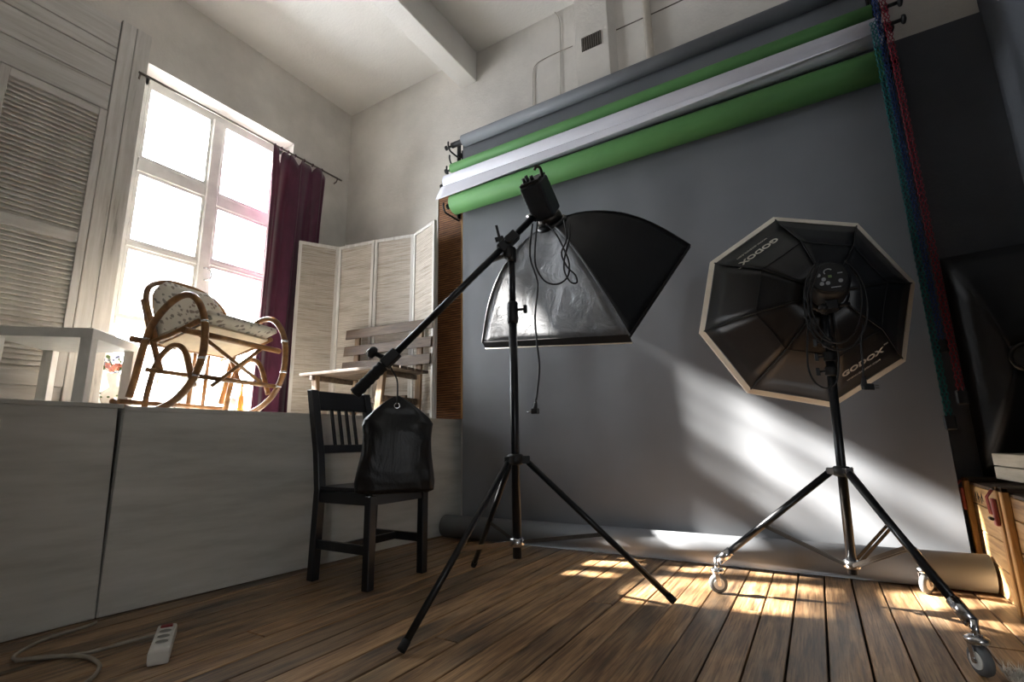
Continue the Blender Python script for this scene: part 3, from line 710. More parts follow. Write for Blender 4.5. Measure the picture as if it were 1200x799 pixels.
# ------------------------------------------------------------------ boom stand
SC = V((-1.107, 1.848, 0))
bs = thing('boom_light_stand', 'black tripod light stand with a slanted boom arm', 'light stand', SC)
def spar(p, q, f): return V(p).lerp(V(q), f)
feet = [V((-1.1656, 1.244, .012)), V((-.5537, 2.1026, .012)), V((-1.592, 2.2177, .012))]
hubz, lowz = .556, .228
for f_ in feet:
    d = (f_-SC); d.z = 0; d.normalize()
    top = SC+d*.042+V((0, 0, hubz))
    lg = B().cyl(top, f_, .0125, n=12).build('leg', 'black_metal', bs)
    dd = (f_-top).normalized()
    B().cyl(f_-dd*.03, f_+dd*.002, .0145, n=12).build('rubber_foot', 'rubber', lg)
    mid = spar(top, f_, .55); a, b_, _ = basis(dd)
    side = V((-d.y, d.x, 0))
    B().bar(SC+d*.03+V((0, 0, lowz)), mid, .003, .016).build('brace', 'dark_steel', bs)
    B().obox(top, d*.02, side*.014, V((0, 0, .016))).build('leg_joint', 'black_plastic', bs, .003)
bb = B(); bb.lathe(SC+V((0, 0, hubz-.022)), (0, 0, 1), [(.028, 0), (.034, .006), (.034, .04), (.026, .046)], 18); bb.build('hub', 'black_plastic', bs)
bb = B(); bb.lathe(SC+V((0, 0, lowz-.02)), (0, 0, 1), [(.024, 0), (.03, .006), (.03, .032), (.022, .036)], 18); bb.build('lower_collar', 'chrome', bs)
B().cyl(SC+V((0, 0, .165)), SC+V((0, 0, 1.20)), .0185, n=18).build('lower_tube', 'black_metal', bs)
B().cyl(SC+V((0, 0, 1.20)), SC+V((0, 0, 1.47)), .0155, n=18).build('upper_tube', 'black_metal', bs)
lc = B().lathe(SC+V((0, 0, 1.15)), (0, 0, 1), [(.022, 0), (.025, .01), (.025, .09), (.02, .1)], 16).build('locking_collar', 'black_plastic', bs)
bb = B(); bb.cyl(SC+V((.02, .0, 1.21)), SC+V((.055, .01, 1.21)), .006, n=8); bb.obox(SC+V((.06, .011, 1.21)), V((.006, 0, 0)), V((0, .007, 0)), V((0, 0, .018))); bb.build('locking_knob', 'black_plastic', lc)
B().lathe(SC+V((0, 0, 1.44)), (0, 0, 1), [(.02, 0), (.022, .01), (.022, .06), (.017, .07)], 16).build('top_collar', 'black_plastic', bs)
HE = ony(415, 462, 1.46); CL = SC+V((-.008, -.014, 1.535)); bd_ = (CL-HE).normalized(); EN = CL+bd_*.20
a, b_, _ = basis(bd_)
bm_ = B().cyl(HE+bd_*.16, EN, .0155, n=16).build('boom_arm', 'black_metal', bs)
prof = [(.012, 0), (.026, .004)]
for i in range(6): prof += [(.027, .012+i*.026), (.024, .025+i*.026)]
prof += [(.027, .168), (.02, .172)]
B().lathe(HE, bd_, prof, 16).build('grip', 'rubber', bm_)
HC = HE+bd_*.215
B().obox(HC, bd_*.04, a*.024, b_*.024).build('boom_collar', 'black_plastic', bm_, .004)
bb = B(); bb.cyl(HC-bd_*.01, HC-bd_*.03+b_*.06, .013, .010, n=10); kd = (b_*.9-bd_*.25).normalized()
bb.lathe(HC-bd_*.03+b_*.058, kd, [(.010, 0), (.024, .008), (.027, .018), (.024, .03), (.012, .034)], 12); bb.build('collar_knob', 'black_plastic', bm_)
bb = B(); bb.tube([HC-bd_*.03+b_*.058+kd*.034+.018*(math.cos(q*PI/6)*a+math.sin(q*PI/6)*bd_) for q in range(12)], .003, 6, True); bb.build('knob_ring', 'chrome', bm_)
cp = B(); cp.obox(CL, bd_*.055, a*.022, b_*.024); cp.lathe(CL-V((0, 0, .08)), (0, 0, 1), [(.02, 0), (.024, .02), (.024, .05), (.016, .06)], 12)
cp = cp.build('boom_clamp', 'black_plastic', bs, .003)
bb = B(); bb.bar(CL+b_*.02-bd_*.03, CL+b_*.095+bd_*.02, .014, .012); bb.bar(CL+b_*.03, CL+b_*.05-bd_*.035, .012, .02); bb.build('clamp_lever', 'black_plastic', cp)
bb = B(); bb.bar(CL-V((0, 0, .06)), CL+V((-.085, -.03, -.085)), .016, .014); bb.sphere(CL+V((-.09, -.032, -.086)), .012, 8); bb.build('tilt_lever', 'dark_steel', cp)
B().cyl(CL+a*.02, CL+a*.05, .016, n=12).build('clamp_knob', 'black_plastic', cp); B().cyl(CL-a*.02, CL-a*.045, .018, n=12).build('clamp_knob', 'black_plastic', cp)

# ------------------------------------------------------------------ sandbag
G = V((-1.545, 1.588, .818)); lat = V((.73, .68, 0)).normalized(); dep_ = V((-lat.y, lat.x, 0))
bag = thing('sandbag', 'black nylon counterweight bag hanging from the boom in front of the chair', 'sandbag', (G.x, G.y, .43))
secs = [(.832, .014, .007, 0), (.818, .040, .016, 0), (.795, .072, .026, .0), (.765, .106, .034, .002), (.735, .138, .042, .004), (.712, .152, .048, .006), (.67, .150, .056, .006), (.60, .152, .062, .004), (.53, .156, .066, .0), (.475, .158, .066, -.002), (.442, .152, .06, -.002), (.432, .128, .042, -.002)]
from mathutils import noise as mnoise
rows = []; NB = 56
def sec_at(f_):
    x_ = f_*(len(secs)-1); k_ = min(int(x_), len(secs)-2); t_ = x_-k_
    return [secs[k_][c_]*(1-t_)+secs[k_+1][c_]*t_ for c_ in range(4)]
for i in range(45):
    z, hw, hd, off = sec_at(i/44); row = []
    for k in range(NB):
        an = 2*PI*k/NB; cs, sn = math.cos(an), math.sin(an); ex = .55
        x_ = math.copysign(abs(cs)**ex, cs)*hw; y_ = math.copysign(abs(sn)**ex, sn)*hd
        fold = .014*mnoise.noise(V((x_*16, z*5, sn*2))) + .010*mnoise.noise(V((x_*9+z*14, z*22, 3+sn)))
        sag = 1+.05*math.sin(z*16+1)
        row.append(V((G.x, G.y, z))+lat*(x_*sag+off+.02*(.62-z)*(x_ > 0))+dep_*(y_-math.copysign(fold, sn)*min(1, hd/.04))+V((0, 0, .010*mnoise.noise(V((cs*2, sn*2, z*4))))))
    rows.append(row)
bb = B(); bb.grid(rows, closed=True); bb.add(rows[0], [tuple(range(NB))]); bb.add(rows[-1], [tuple(range(NB-1, -1, -1))])
bb.build('bag_body', 'bag_nylon', bag)
gp_ = G-dep_*.031+V((0, 0, -.028))
B().tube([gp_+.011*(math.cos(q*PI/6)*lat+math.sin(q*PI/6)*V((0, 0, 1)))for q in range(12)], .0035, 6, True).build('grommet', 'chrome', bag)
B().tube(smooth_path([gp_, gp_+V((0, 0, .055))-dep_*.004, G.lerp(HC, .5)+lat*.012, HC-V((0, 0, .035)), HC-b_*.026], 4), .0035, 6).build('cord', 'black_plastic', bag)

# ------------------------------------------------------------------ rectangular softbox on the boom
SK = 1.085
c0 = V((-.937, 2.270, 1.356)); n0 = V((.065, .699, -.712)).normalized(); u0 = V((.972, -.207, -.115)); u0 = (u0-n0*u0.dot(n0)).normalized(); v0 = n0.cross(u0)
SW, SH, SD = .80*SK, .70*SK, .375*SK
ap = c0-n0*SD
sb = thing('rectangular_softbox', 'black and silver rectangular softbox on the end of the boom', 'softbox', c0-V((0, 0, .3)))
crn = [c0-u0*SW/2+v0*SH/2, c0+u0*SW/2+v0*SH/2, c0+u0*SW/2-v0*SH/2, c0-u0*SW/2-v0*SH/2]   # A B C D
hub = [ap-u0*.052+v0*.052, ap+u0*.052+v0*.052, ap+u0*.052-v0*.052, ap-u0*.052-v0*.052]
def rib(k, t_):
    p = hub[k].lerp(crn[k], t_); out = ((crn[k]-c0).normalized()*.7-n0*.6).normalized()
    return p+out*.075*math.sin(PI*t_**.8)
NF = 16
for k in range(4):
    j = (k+1) % 4; rows = []
    for i in range(NF+1):
        t_ = i/NF; p, q = rib(k, t_), rib(j, t_); mid_in = (c0-(p+q)/2); row = []
        for m_ in range(NF+1):
            s_ = m_/NF; w_ = math.sin(PI*s_)
            wr_ = .006*math.sin(s_*9+t_*5)*w_*math.sin(PI*t_)
            row.append(p.lerp(q, s_)+mid_in.normalized()*(.022*w_*math.sin(PI*t_)+wr_*.6))
        rows.append(row)
    nm = 'silver_side' if k == 0 else 'black_side'
    fc = B().grid(rows).build(nm, 'silver_cloth' if k == 0 else 'black_nylon', sb, solid=.0015, recalc=False)
    lip = [[crn[k].lerp(crn[j], s_/6)+n0*h for s_ in range(7)] for h in (-.004, .035 if k == 0 else .012)]
    B().grid(lip, smooth=False).build('front_lip', 'black_nylon', fc, solid=.003, recalc=False)
    B().tube([rib(k, i/NF)+((crn[k]-c0).normalized()*.003) for i in range(NF+1)], .004, 6).build('rib_seam', 'black_nylon' if k > 1 else 'silver_cloth', sb)
B().add([p+n0*.01 for p in crn], [(0, 1, 2, 3)]).build('front_diffuser', 'diffuser', sb, solid=.002, recalc=False)
B().tube([crn[0]+n0*.036, crn[1]+n0*.036], .004, 5).build('white_piping', 'octa_trim', sb)
B().lathe(ap-n0*.012, n0, [(.066, 0), (.078, .004), (.078, .02), (.066, .024)], 20).build('speed_ring', 'black_metal', sb)

# flash head on the boom
fh = thing('studio_flash', 'boxy black studio flash head behind the rectangular softbox', 'flash', ap-V((0, 0, .05)))
hd0 = ap-n0*.016; hd1 = ap-n0*.225; hu = (u0*.93-v0*.25).normalized(); hu = (hu-n0*hu.dot(n0)).normalized(); hv = n0.cross(hu)
B().obox((hd0*.45+hd1*.55), hu*.054, hv*.060, n0*.085).build('housing', 'flash_plastic', fh, .014, seg=3)
B().lathe(hd0, -n0, [(.062, 0), (.062, .02), (.054, .035)], 20).build('front_collar', 'dark_steel', fh)
bkf = (hd0*.45+hd1*.55)-n0*.085
B().obox(bkf-n0*.006, hu*.050, hv*.056, n0*.006).build('control_panel', 'black_metal', fh, .004)
for i, (x_, y_) in enumerate(((-.03, .02), (-.01, .03), (.015, .03), (-.03, -.02))):
    B().cyl(bkf-n0*.012+hu*x_+hv*y_, bkf-n0*.032+hu*x_+hv*y_, .008, n=10).build('control_knob', 'black_plastic', fh)
B().tube(smooth_path([bkf+hu*.05-n0*.004, bkf+hu*.058-n0*.04, bkf+hu*.045-n0*.055, bkf+hu*.03-n0*.045], 4), .007, 8).build('carry_hook', 'dark_steel', fh)
bb = B(); sd = (hd0*.45+hd1*.55)
for i in range(7): bb.obox(sd-hu*.058+n0*(-.06+i*.018), hu*.003, hv*.04, n0*.005)
bb.build('cooling_fins', 'dark_steel', fh)
bb = B(); mt = EN+bd_*.0
bb.obox((mt+sd-hu*.06+n0*.05)/2, (sd-hu*.06+n0*.05-mt)/2*1.1, hv*.014, n0*.02); bb.lathe(mt-bd_*.03, bd_, [(.02, 0), (.024, .01), (.024, .05), (.018, .06)], 12)
bb.build('tilt_bracket', 'black_metal', fh, .003)
bb = B(); bb.cyl(sd-hu*.06+n0*.06, sd-hu*.10+n0*.06, .012, n=10); bb.cyl(sd-hu*.075+n0*.075-hv*.02, sd-hu*.075+n0*.045-hv*.05, .007, n=8); bb.build('tilt_knob', 'chrome', fh)
# mains cable of that flash head: loops and a hanging plug
YC = 1.80
cb = thing('flash_power_cable', 'black mains cable looped over the rectangular softbox with a dangling plug', 'cable', ony(628, 484, YC))
L1 = [(624, 262), (621, 300), (630, 332), (627, 370), (629, 400), (632, 430), (630, 455), (628, 470)]
B().tube(smooth_path([ony(x_, y_, YC+.0*i) for i, (x_, y_) in enumerate(L1)], 4), .0042, 6).build('hanging_cord', 'black_plastic', cb)
L2 = [(630, 258), (627, 290), (628, 312), (638, 329), (652, 333), (664, 326), (667, 310), (660, 290), (650, 272), (640, 262)]
B().tube(smooth_path([ony(x_, y_, YC) for x_, y_ in L2], 4), .0038, 6).build('cord_loop', 'black_plastic', cb)
L3 = [(661, 258), (664, 280), (658, 296), (664, 312), (674, 322), (676, 331), (668, 330), (661, 316), (662, 300), (667, 280), (668, 262)]
B().tube(smooth_path([ony(x_, y_, YC-.01) for x_, y_ in L3], 4), .0036, 6).build('cord_loop', 'black_plastic', cb)
p = ony(628, 470, YC); q = ony(627, 480, YC)
bb = B(); bb.cyl(p, q, .006, .010, n=10); bb.obox(q-V((0, 0, .006)), V((.014, 0, 0)), V((0, .012, 0)), V((0, 0, .011))); bb.build('plug', 'black_plastic', cb, .003)
bb = B()
for dy in (-.006, .006): bb.cyl(q+V((-.012, dy, -.008)), q+V((-.036, dy, -.008)), .0022, n=6)
bb.build('plug_pins', 'chrome', cb)

# ------------------------------------------------------------------ octagonal softbox on its castor stand
OP0 = V((.048, 2.362, 0)); OP1 = V((.088, 2.362, 1.17)); ax_ = (OP1-OP0)/1.17
def opz(z): return OP0+ax_*z
os_ = thing('castor_light_stand', 'black and chrome light stand on castors under the octagonal softbox', 'light stand', OP0)
ofeet = [V((-.425, 2.331, 0)), V((.300, 1.885, 0)), V((.305, 2.700, 0))]
for f_ in ofeet:
    h0 = opz(.495); d = f_-h0; d.z = 0; d.normalize(); side = V((-d.y, d.x, 0))
    top = h0+d*.035; end = f_+V((0, 0, .135))-d*.018
    lg = B().cyl(top, end, .0135, n=14).build('leg', 'black_metal', os_)
    dd = (end-top).normalized()
    B().cyl(end-dd*.055, end+dd*.012, .0185, n=14).build('leg_sleeve', 'chrome', lg)
    cst = B(); cst.cyl(f_+V((0, 0, .075)), f_+V((0, 0, .14)), .010, n=10); cst.lathe(f_+V((0, 0, .078)), (0, 0, 1), [(.022, 0), (.027, .006), (.027, .016), (.014, .022)], 14)
    wd_ = V((math.cos(.5), math.sin(.5), 0)) if f_.x < 0 else d; ws = V((-wd_.y, wd_.x, 0))
    for sgn in (-1, 1): cst.bar(f_+ws*sgn*.016+V((0, 0, .034)), f_+ws*sgn*.016+V((0, 0, .082))-wd_*.008, .016, .0025, ws)
    cs_ = cst.build('castor', 'chrome', os_)
    B().lathe(f_-ws*.011+V((0, 0, .038)), ws, [(.026, 0), (.036, .003), (.038, .011), (.036, .019), (.026, .022)], 22).build('wheel', 'grey_rubber', cs_)
    B().cyl(f_-ws*.0135+V((0, 0, .038)), f_+ws*.0135+V((0, 0, .038)), .022, n=18).build('wheel_hub', 'strip_white', cs_)
    B().cyl(f_-ws*.019+V((0, 0, .038)), f_+ws*.019+V((0, 0, .038)), .007, n=10).build('axle', 'chrome', cs_)
    mid = spar(top, end, .60)
    for sgn in (-1, 1): B().bar(opz(.155)+d*.025+side*sgn*.010, mid+side*sgn*.010, .003, .013).build('brace', 'dark_steel', os_)
    B().obox(top, d*.018, side*.014, V((0, 0, .013))).build('leg_joint', 'chrome', os_, .003)
B().lathe(opz(.475), ax_, [(.024, 0), (.032, .005), (.032, .032), (.024, .038)], 18).build('hub', 'black_plastic', os_)
B().lathe(opz(.138), ax_, [(.02, 0), (.027, .005), (.027, .028), (.02, .032)], 18).build('lower_collar', 'chrome', os_)
B().cyl(opz(.12), opz(.93), .0165, n=16).build('lower_tube', 'black_metal', os_)
B().cyl(opz(.93), opz(1.13), .0125, n=16).build('upper_tube', 'black_metal', os_)
for z in (.865, .925, .985):
    lc = B().lathe(opz(z), ax_, [(.019, 0), (.022, .005), (.022, .035), (.018, .04)], 14).build('locking_collar', 'black_plastic', os_)
    bb = B(); bb.cyl(opz(z+.02), opz(z+.02)+V((-.04, -.012, 0)), .005, n=8); bb.obox(opz(z+.02)+V((-.045, -.013, 0)), V((.007, .002, 0)), V((0, .006, 0)), V((0, 0, .016))); bb.build('locking_knob', 'black_plastic', lc, .002)

oc = V((.011, 2.684, 1.229)); on = V((-.271, .960, .069)).normalized(); ou = V((.925, .279, -.258)); ou = (ou-on*ou.dot(on)).normalized(); ov = on.cross(ou)
ob = thing('octagonal_softbox', 'large black octagonal softbox with a white rim and white lettering', 'softbox', oc-V((0, 0, .48)))
OR = .478
def od(k, r, d): an = -2.0+k*PI/4; return oc+r*(math.cos(an)*ou+math.sin(an)*ov)+on*d
rings = [(.075, -.335), (.165, -.295), (.262, -.250), (.325, -.172), (.388, -.092), (.454, -.012)]
for k in range(8):
    rows = []
    for r, d in rings:
        row = []
        for m_ in range(7):
            s_ = m_/6; p = od(k, r, d).lerp(od(k+1, r, d), s_); row.append(p+(oc-on*.1-p).normalized()*(.005*math.sin(PI*s_)*(r/.45)))
        rows.append(row)
    pan = B().grid(rows).build('panel', 'octa_floor_glow' if k in (3, 4, 5) else 'octa_black', ob, solid=.0015, recalc=False)  # lower panels carry the painted floor reflection
    B().tube([od(k, r+.003, d-.003) for r, d in rings], .0035, 5).build('rib_seam', 'black_nylon', pan)
    B().tube([rows[2][m_]-on*.002 for m_ in range(7)], .0022, 5).build('cross_seam', 'black_nylon', pan)
    tr_ = B(); q = [od(k, .454, -.012), od(k+1, .454, -.012), od(k+1, OR, .0), od(k, OR, .0), od(k, OR, .03), od(k+1, OR, .03), od(k, .454, .03), od(k+1, .454, .03)]
    tr_.add(q, [(0, 1, 2, 3), (3, 2, 5, 4), (4, 5, 7, 6), (6, 7, 1, 0), (0, 3, 4, 6), (1, 7, 5, 2)]); tr_.build('white_rim', 'octa_trim', pan)
B().add([od(k, .44, .02) for k in range(8)], [tuple(range(8))]).build('front_diffuser', 'diffuser', ob, solid=.002, recalc=False)
B().lathe(oc-on*.35, on, [(.070, 0), (.082, .004), (.082, .02), (.070, .024)], 24).build('speed_ring', 'black_metal', ob)
def lettering(body, size, c, right, up, mat, parent, name='lettering', shear=0, bold=0):
    cu_ = bpy.data.curves.new('txt', 'FONT'); cu_.body = body; cu_.size = size; cu_.align_x = 'CENTER'; cu_.align_y = 'CENTER'; cu_.extrude = .0006; cu_.offset = bold; cu_.shear = shear
    cu_.space_character = 1.05
    to = bpy.data.objects.new('txt', cu_); COL.objects.link(to)
    me = bpy.data.meshes.new_from_object(to.evaluated_get(bpy.context.evaluated_depsgraph_get()))
    bpy.data.objects.remove(to)
    r_, u_ = right.normalized(), up.normalized(); nz = r_.cross(u_)
    bb = B(); bb.add([c+r_*v_.co.x+u_*v_.co.y+nz*v_.co.z for v_ in me.vertices], [tuple(p.vertices) for p in me.polygons])
    bpy.data.meshes.remove(me)
    return bb.build(name, mat, parent, recalc=False)
for k in (3, 7):
    pr = [o for o in COL.objects if o.parent == ob and o.name.startswith('panel')][k]
    def pc(t_):                               # centre of the panel at radius fraction t_
        (r0, d0), (r1, d1) = rings[3], rings[4]
        r, d = r0+(r1-r0)*t_, d0+(d1-d0)*t_; q = (od(k, r, d)+od(k+1, r, d))/2
        return q+(oc-on*.1-q).normalized()*(.005*r/.45)
    up = pc(0)-pc(1); rt = od(k+1, .4, 0)-od(k, .4, 0)
    nz = rt.normalized().cross(up.normalized())
    if nz.dot(on) > 0: rt = -rt; nz = -nz
    shf = rt.normalized()*(-.005 if k == 3 else .02)
    lettering('GODOX', .050, pc(.50)+nz*.004+shf, rt, up, 'print_white', pr, bold=.0016)
    lettering('WWW.GODOX.COM', .0165, pc(1.12)+nz*.004+shf, rt, up, 'print_white', pr, 'small_lettering')
    lettering('TM', .014, pc(.22)+nz*.004+shf+rt.normalized()*.115, rt, up, 'print_white', pr, 'small_lettering')
# round flash head
h0 = V((.113, 2.205, 1.232)); h1 = oc-on*.35; hx = (h1-h0).normalized(); hr = V((0, 0, 1)).cross(hx).normalized()*-1; hup = hr.cross(hx)*1
if hup.z < 0: hup = -hup
hr = hx.cross(hup)
oh = thing('studio_strobe', 'round-backed black studio flash head with control buttons on the castor stand', 'flash', opz(1.13))
HLn = (h1-h0).length
B().lathe(h0, hx, [(.062, 0), (.070, .004), (.073, .015), (.073, HLn*.6), (.066, HLn*.72), (.066, HLn-.002)], 32).build('housing', 'black_plastic', oh)
pf = B().lathe(h0-hx*.002, hx, [(.060, 0), (.064, .003)], 32).build('control_panel', 'octa_black', oh)
for x_, y_, r_ in ((-.035, .012, .0075), (-.020, -.008, .0075), (-.028, -.026, .0075), (-.008, -.026, .0075), (.034, -.022, .0075)):
    B().cyl(h0-hx*.001+hr*x_+hup*y_, h0-hx*.006+hr*x_+hup*y_, r_, n=14).build('button', 'button_grey', pf)
B().tube([h0-hx*.004+hr*(-.002+.014*math.cos(q))+hup*(.022+.012*math.sin(q)) for q in [x*.45+.6 for x in range(8)]], .0025, 5).build('dial_mark', 'button_grey', pf)
B().obox(h0-hx*.003+hr*.036+hup*.012, hr*.008, hup*.0018, hx*.001).obox(h0-hx*.003+hr*.016-hup*.046, hr*.016, hup*.0018, hx*.001).build('print_mark', 'button_grey', pf)
B().obox(h0-hx*.003+hr*.002+hup*.002, hr*.006, hup*.005, hx*.001).build('indicator', 'leaf', pf)
mtp = (h0+h1)/2
B().bar(opz(1.13), V((mtp.x, mtp.y, mtp.z-.06)), .03, .03, V((0, 1, 0))).obox(V((mtp.x, mtp.y, mtp.z-.085)), V((.022, 0, 0)), V((0, .03, 0)), V((0, 0, .02))).build('stand_mount', 'black_metal', oh, .003)
bb = B(); bb.cyl(V((mtp.x+.02, mtp.y-.01, mtp.z-.09)), V((mtp.x+.06, mtp.y-.02, mtp.z-.09)), .007, n=8); bb.build('mount_lever', 'black_plastic', oh); B().sphere(V((mtp.x-.03, mtp.y-.03, mtp.z-.095)), .018, 8).build('mount_knob', 'black_plastic', oh)
# its cable
cb = thing('strobe_cable', 'black power cable coiled around the round flash head with a loose plug', 'cable', ony(1012, 455, 2.18))
YO = 2.165
loops = [[(956, 308), (946, 325), (942, 350), (946, 378), (958, 398), (978, 410), (998, 406), (1012, 388), (1017, 362), (1012, 335), (1003, 318), (990, 305)],
         [(960, 306), (950, 326), (946, 352), (952, 380), (964, 396), (982, 402), (996, 396), (1006, 380), (1010, 352), (1007, 330), (996, 310)],
         [(962, 312), (951, 340), (952, 365), (962, 388), (974, 398)],
         [(948, 376), (946, 400), (947, 430), (955, 448), (968, 455), (980, 448), (983, 425), (981, 405)]]
for i, L in enumerate(loops):
    B().tube(smooth_path([ony(x_, y_, YO+.008*i-.012*math.sin(j*.9)) for j, (x_, y_) in enumerate(L)], 4), .0036, 6).build('cord_loop', 'black_plastic', cb)
B().tube(smooth_path([ony(x_, y_, YO) for x_, y_ in [(1012, 380), (1009, 400), (1011, 425), (1012, 445)]], 4), .0036, 6).build('cord_end', 'black_plastic', cb)
p = ony(1012, 440, YO); q = ony(1013, 453, YO); e_ = RGT
bb = B(); bb.cyl(p, q, .006, .011, n=10); bb.obox(q+e_*.012, e_*.018, V((0, 0, .011)), UPV.cross(RGT)*.010); bb.build('plug', 'black_plastic', cb, .003)
bb = B()
for s_ in (-.005, .005): bb.cyl(q+e_*.028+V((0, .0, s_)), q+e_*.052+V((0, 0, s_)), .0022, n=6)
bb.build('plug_pins', 'brass_grey', cb)

# ------------------------------------------------------------------ power strip
ps0 = V((-1.752, .838, 0)); ps1 = V((-1.965, .958, 0)); d = (ps1-ps0).normalized(); sd_ = V((-d.y, d.x, 0)); L = (ps1-ps0).length; pm_ = (ps0+ps1)/2
ps = thing('power_strip', 'white three-socket power strip with a red switch lying on the floor', 'power strip', pm_)
def tz(s_, t_, z): return pm_+d*s_+sd_*t_+V((0, 0, z))
bb = B(); rows = []
for z, q in ((.0005, 0), (.012, .002), (.040, .002), (.046, -.004)):
    hw, hl = .026+q, L/2+q; rows.append([tz(-hl, -hw, z), tz(hl, -hw, z), tz(hl, hw, z), tz(-hl, hw, z)])
bb.grid(rows, closed=True, smooth=False); bb.add(rows[0]+rows[-1], [(3, 2, 1, 0), (4, 5, 6, 7)]); bb.build('body', 'strip_white', ps, .003)
for i in range(3):
    s_ = -.062+i*.052
    so_ = B().lathe(tz(s_, 0, .0455), (0, 0, 1), [(.021, 0), (.021, .0022), (.0185, .0022), (.0175, .0005)], 20).build('socket', 'strip_white', ps)
    B().cyl(tz(s_, 0, .0462), tz(s_, 0, .0472), .0165, n=18).build('socket_well', 'socket_grey', so_)
B().obox(tz(.092, 0, .048), d*.011, sd_*.017, V((0, 0, .004))).build('switch', 'switch_red', ps, .002)
B().tube(smooth_path([tz(L/2, 0, .02), onz(150, 752, .006), onz(100, 765, .006), onz(40, 772, .006), onz(15, 770, .006), onz(50, 750, .006), onz(95, 736, .006), onz(113, 729, .006)], 5), .005, 6).build('cord', 'cable_grey', ps)
tag(B().tube(smooth_path([onz(18, 774, .006), onz(60, 769, .006), onz(98, 769, .006), onz(116, 778, .006), onz(112, 790, .006), onz(100, 800, .006), onz(80, 812, .006)], 5), .006, 6).build('floor_cable', 'cable_grey'), 'loose grey cable curling across the planks by the stage', 'cable')

# ------------------------------------------------------------------ crates on the right
def crate(y0, y1, label, latches):
    x0, x1 = .548, .94; t = thing('wooden_crate', label, 'crate', ((x0+x1)/2, (y0+y1)/2, 0), 'wooden crates along the dark wall')
    zs = [.002, .118, .228, .335, .412]
    for a_, b_ in zip(zs[:-1], zs[1:]):
        B().box((x0, y0, a_), (x0+.016, y1, b_-.004)).build('side_board', 'crate_wood_y', t, .002)
        B().box((x1-.016, y0, a_), (x1, y1, b_-.004)).build('side_board', 'crate_wood_y', t)
        for yy in (y0, y1-.016): B().box((x0+.016, yy, a_), (x1-.016, yy+.016, b_-.004)).build('end_board', 'crate_wood_y', t)
    B().box((x0+.016, y0+.016, .002), (x1-.016, y1-.016, .014)).build('bottom', 'crate_wood_y', t)
    n = 4
    for i in range(n):
        xa = x0+.002+i*(x1-x0-.004)/n; B().box((xa, y0, .409), (xa+(x1-x0-.004)/n-.003, y1, .421)).build('lid_board', 'bench_wood_x', t, .0015)
    for yy in (y0-.002, y1-.030): B().box((x0-.022, yy, .002), (x0, yy+.032, .44)).build('corner_post', 'crate_wood_z', t, .003)
    for yy in (y0-.002, y1-.030): B().box((x0-.022, yy, .421), (x1, yy+.032, .441)).build('lid_batten', 'bench_wood_x', t, .003)
    for yy in latches:
        lt = B().box((x0-.036, yy-.014, .30), (x0-.023, yy+.014, .395)).build('latch', 'latch_red', t, .003)
        B().tube([(x0-.042, yy-.010, .34), (x0-.045, yy-.010, .40), (x0-.028, yy-.010, .425), (x0-.028, yy+.010, .425), (x0-.045, yy+.010, .40), (x0-.042, yy+.010, .34)], .003, 6).build('latch_wire', 'latch_red', lt)
        B().cyl((x0-.044, yy-.016, .325), (x0-.044, yy+.016, .325), .006, n=8).build('latch_pin', 'dark_steel', lt)
    return t
c1_ = crate(2.50, 3.00, 'lidded wooden crate with red latches standing against the black wall panel', (2.515, 2.985))
crate(1.98, 2.462, 'lidded wooden crate standing nearer the shaggy white rug', ())
bb = B()
for i in range(9):
    y = 2.80+.013*i+.004*math.sin(i*3); bb.bar((.5472, y, .355+.012*math.sin(i*2.1)), (.5472, y+.008*math.cos(i*1.7), .378+.010*math.cos(i)), .0012, .004, V((0, 1, 0)))
bb.build('ink_stamp', 'ink', c1_)
# white drawer tray on the crates
ty = thing('drawer_tray', 'pale wooden tray of two boards resting on the crate lids', 'tray', (.80, 2.72, .442))
a0 = V((.618, 2.875, 0)); td = V((.10, -1, 0)).normalized(); tn = V((-td.y, td.x, 0)); TL = .42
for z0, z1 in ((.442, .492), (.4965, .545)):
    B().obox(a0+td*TL/2+tn*.006+V((0, 0, (z0+z1)/2)), td*TL/2, tn*.006, V((0, 0, (z1-z0)/2))).build('side_board', 'pale_wood_y', ty, .002)
    B().obox(a0+td*.006+tn*.13+V((0, 0, (z0+z1)/2)), td*.006, tn*.118, V((0, 0, (z1-z0)/2))).build('end_board', 'pale_wood_y', ty, .002)
    B().obox(a0+td*(TL-.006)+tn*.13+V((0, 0, (z0+z1)/2)), td*.006, tn*.118, V((0, 0, (z1-z0)/2))).build('end_board', 'pale_wood_y', ty, .002)
B().obox(a0+td*TL/2+tn*.13+V((0, 0, .447)), td*TL/2*.96, tn*.118, V((0, 0, .004))).build('tray_floor', 'pale_wood_y', ty)
# black cloth bag inside the tray
q = a0+td*.17+tn*.12
rows = []
for i in range(9):
    f_ = i/8; r_ = math.sin(PI*(.5+.5*f_)*.98)**.6 if f_ < 1 else .05
    rows.append([V((q.x, q.y, .4525+f_*.125))+(td*.13*math.cos(k*PI/10)+tn*.09*math.sin(k*PI/10))*r_*(1+.06*math.sin(k*1.7+i)) for k in range(20)])
bb = B(); bb.grid(rows, closed=True); bb.add(rows[0], [tuple(range(19, -1, -1))]); bb.add(rows[-1], [tuple(range(20))])
tag(bb.build('cloth_bundle', 'black_nylon'), 'crumpled black cloth bundle lying in the pale tray', 'cloth')
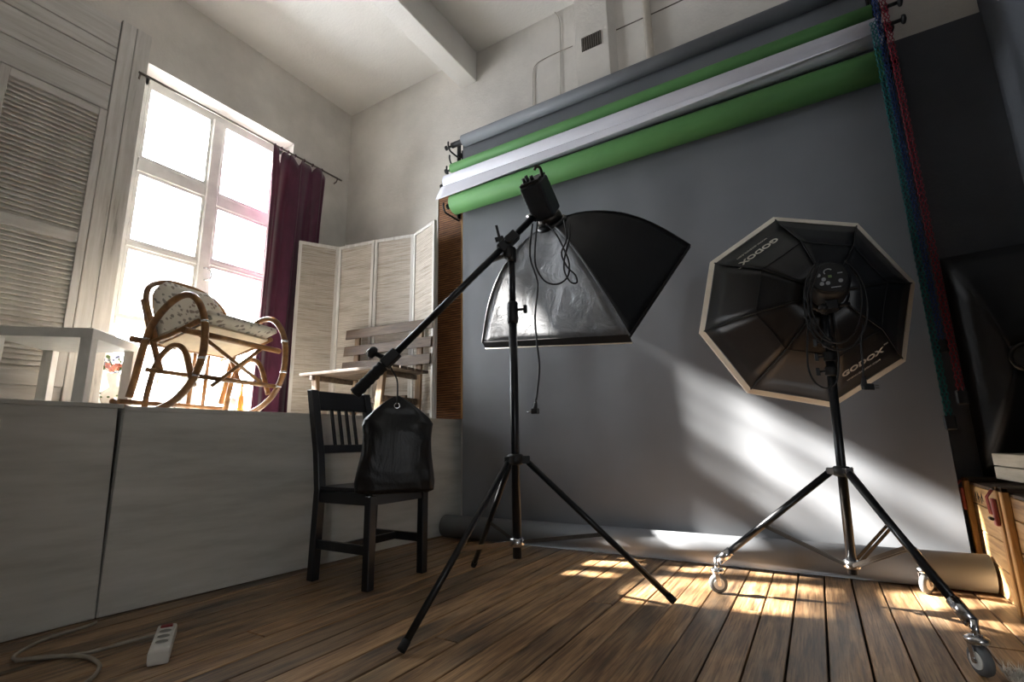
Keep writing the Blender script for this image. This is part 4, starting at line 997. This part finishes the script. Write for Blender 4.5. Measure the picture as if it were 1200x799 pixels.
# black strip softbox in the corner
ss = thing('strip_softbox', 'black strip softbox standing on the crates in the dark corner', 'softbox', (.76, 2.90, .443))
bz0, bz1, bx0, bx1 = .445, 1.46, .60, .935; by = 2.985; hc = V((.775, 2.80, .93))
base = [V((bx0, by, bz0)), V((bx1, by, bz0)), V((bx1, by-.01, bz1)), V((bx0, by, bz1-.01))]
hb = [hc+V((a_*.05, 0, b_*.05)) for a_, b_ in ((-1, -1), (1, -1), (1, 1), (-1, 1))]
for k in range(4):
    j = (k+1) % 4; rows = []
    for i in range(9):
        f_ = i/8; p = hb[k].lerp(base[k], f_)+V((0, -.05*math.sin(PI*f_), 0)); q2 = hb[j].lerp(base[j], f_)+V((0, -.05*math.sin(PI*f_), 0))
        rows.append([p.lerp(q2, m_/8)+V((0, .02*math.sin(PI*m_/8)*math.sin(PI*f_), 0)) for m_ in range(9)])
    B().grid(rows).build('side_panel', 'black_nylon', ss, solid=.0015, recalc=False)
B().add([p+V((0, .004, 0)) for p in base], [(3, 2, 1, 0)]).build('front_diffuser', 'diffuser', ss, solid=.002, recalc=False)
B().tube([hc+V((.055*math.cos(q*PI/10), -.01, .055*math.sin(q*PI/10))) for q in range(20)], .008, 8, True).build('mount_ring', 'dark_steel', ss)

# ------------------------------------------------------------------ shaggy white rug by the front castor
rg = thing('shaggy_rug', 'white shaggy rug edge lying beside the front castor', 'rug', (.50, 1.72, 0))
B().box((.355, 1.45, .001), (.54, 1.93, .008)).build('backing', 'white_fluff', rg)
bb = B(); rr = random.Random(3)
for i in range(2600):
    x_, y_ = rr.uniform(.345, .545), rr.uniform(1.44, 1.945); a_ = rr.uniform(0, 2*PI); l_ = rr.uniform(.012, .035)
    p = V((x_, y_, .006)); tdir = V((math.cos(a_)*l_*.7, math.sin(a_)*l_*.7, l_*.8)); s_ = V((-math.sin(a_), math.cos(a_), 0))*.0018
    bb.add([p-s_, p+s_, p+tdir], [(0, 1, 2)])
o = bb.build('pile', 'white_fluff', rg, recalc=False); o['kind'] = 'stuff'
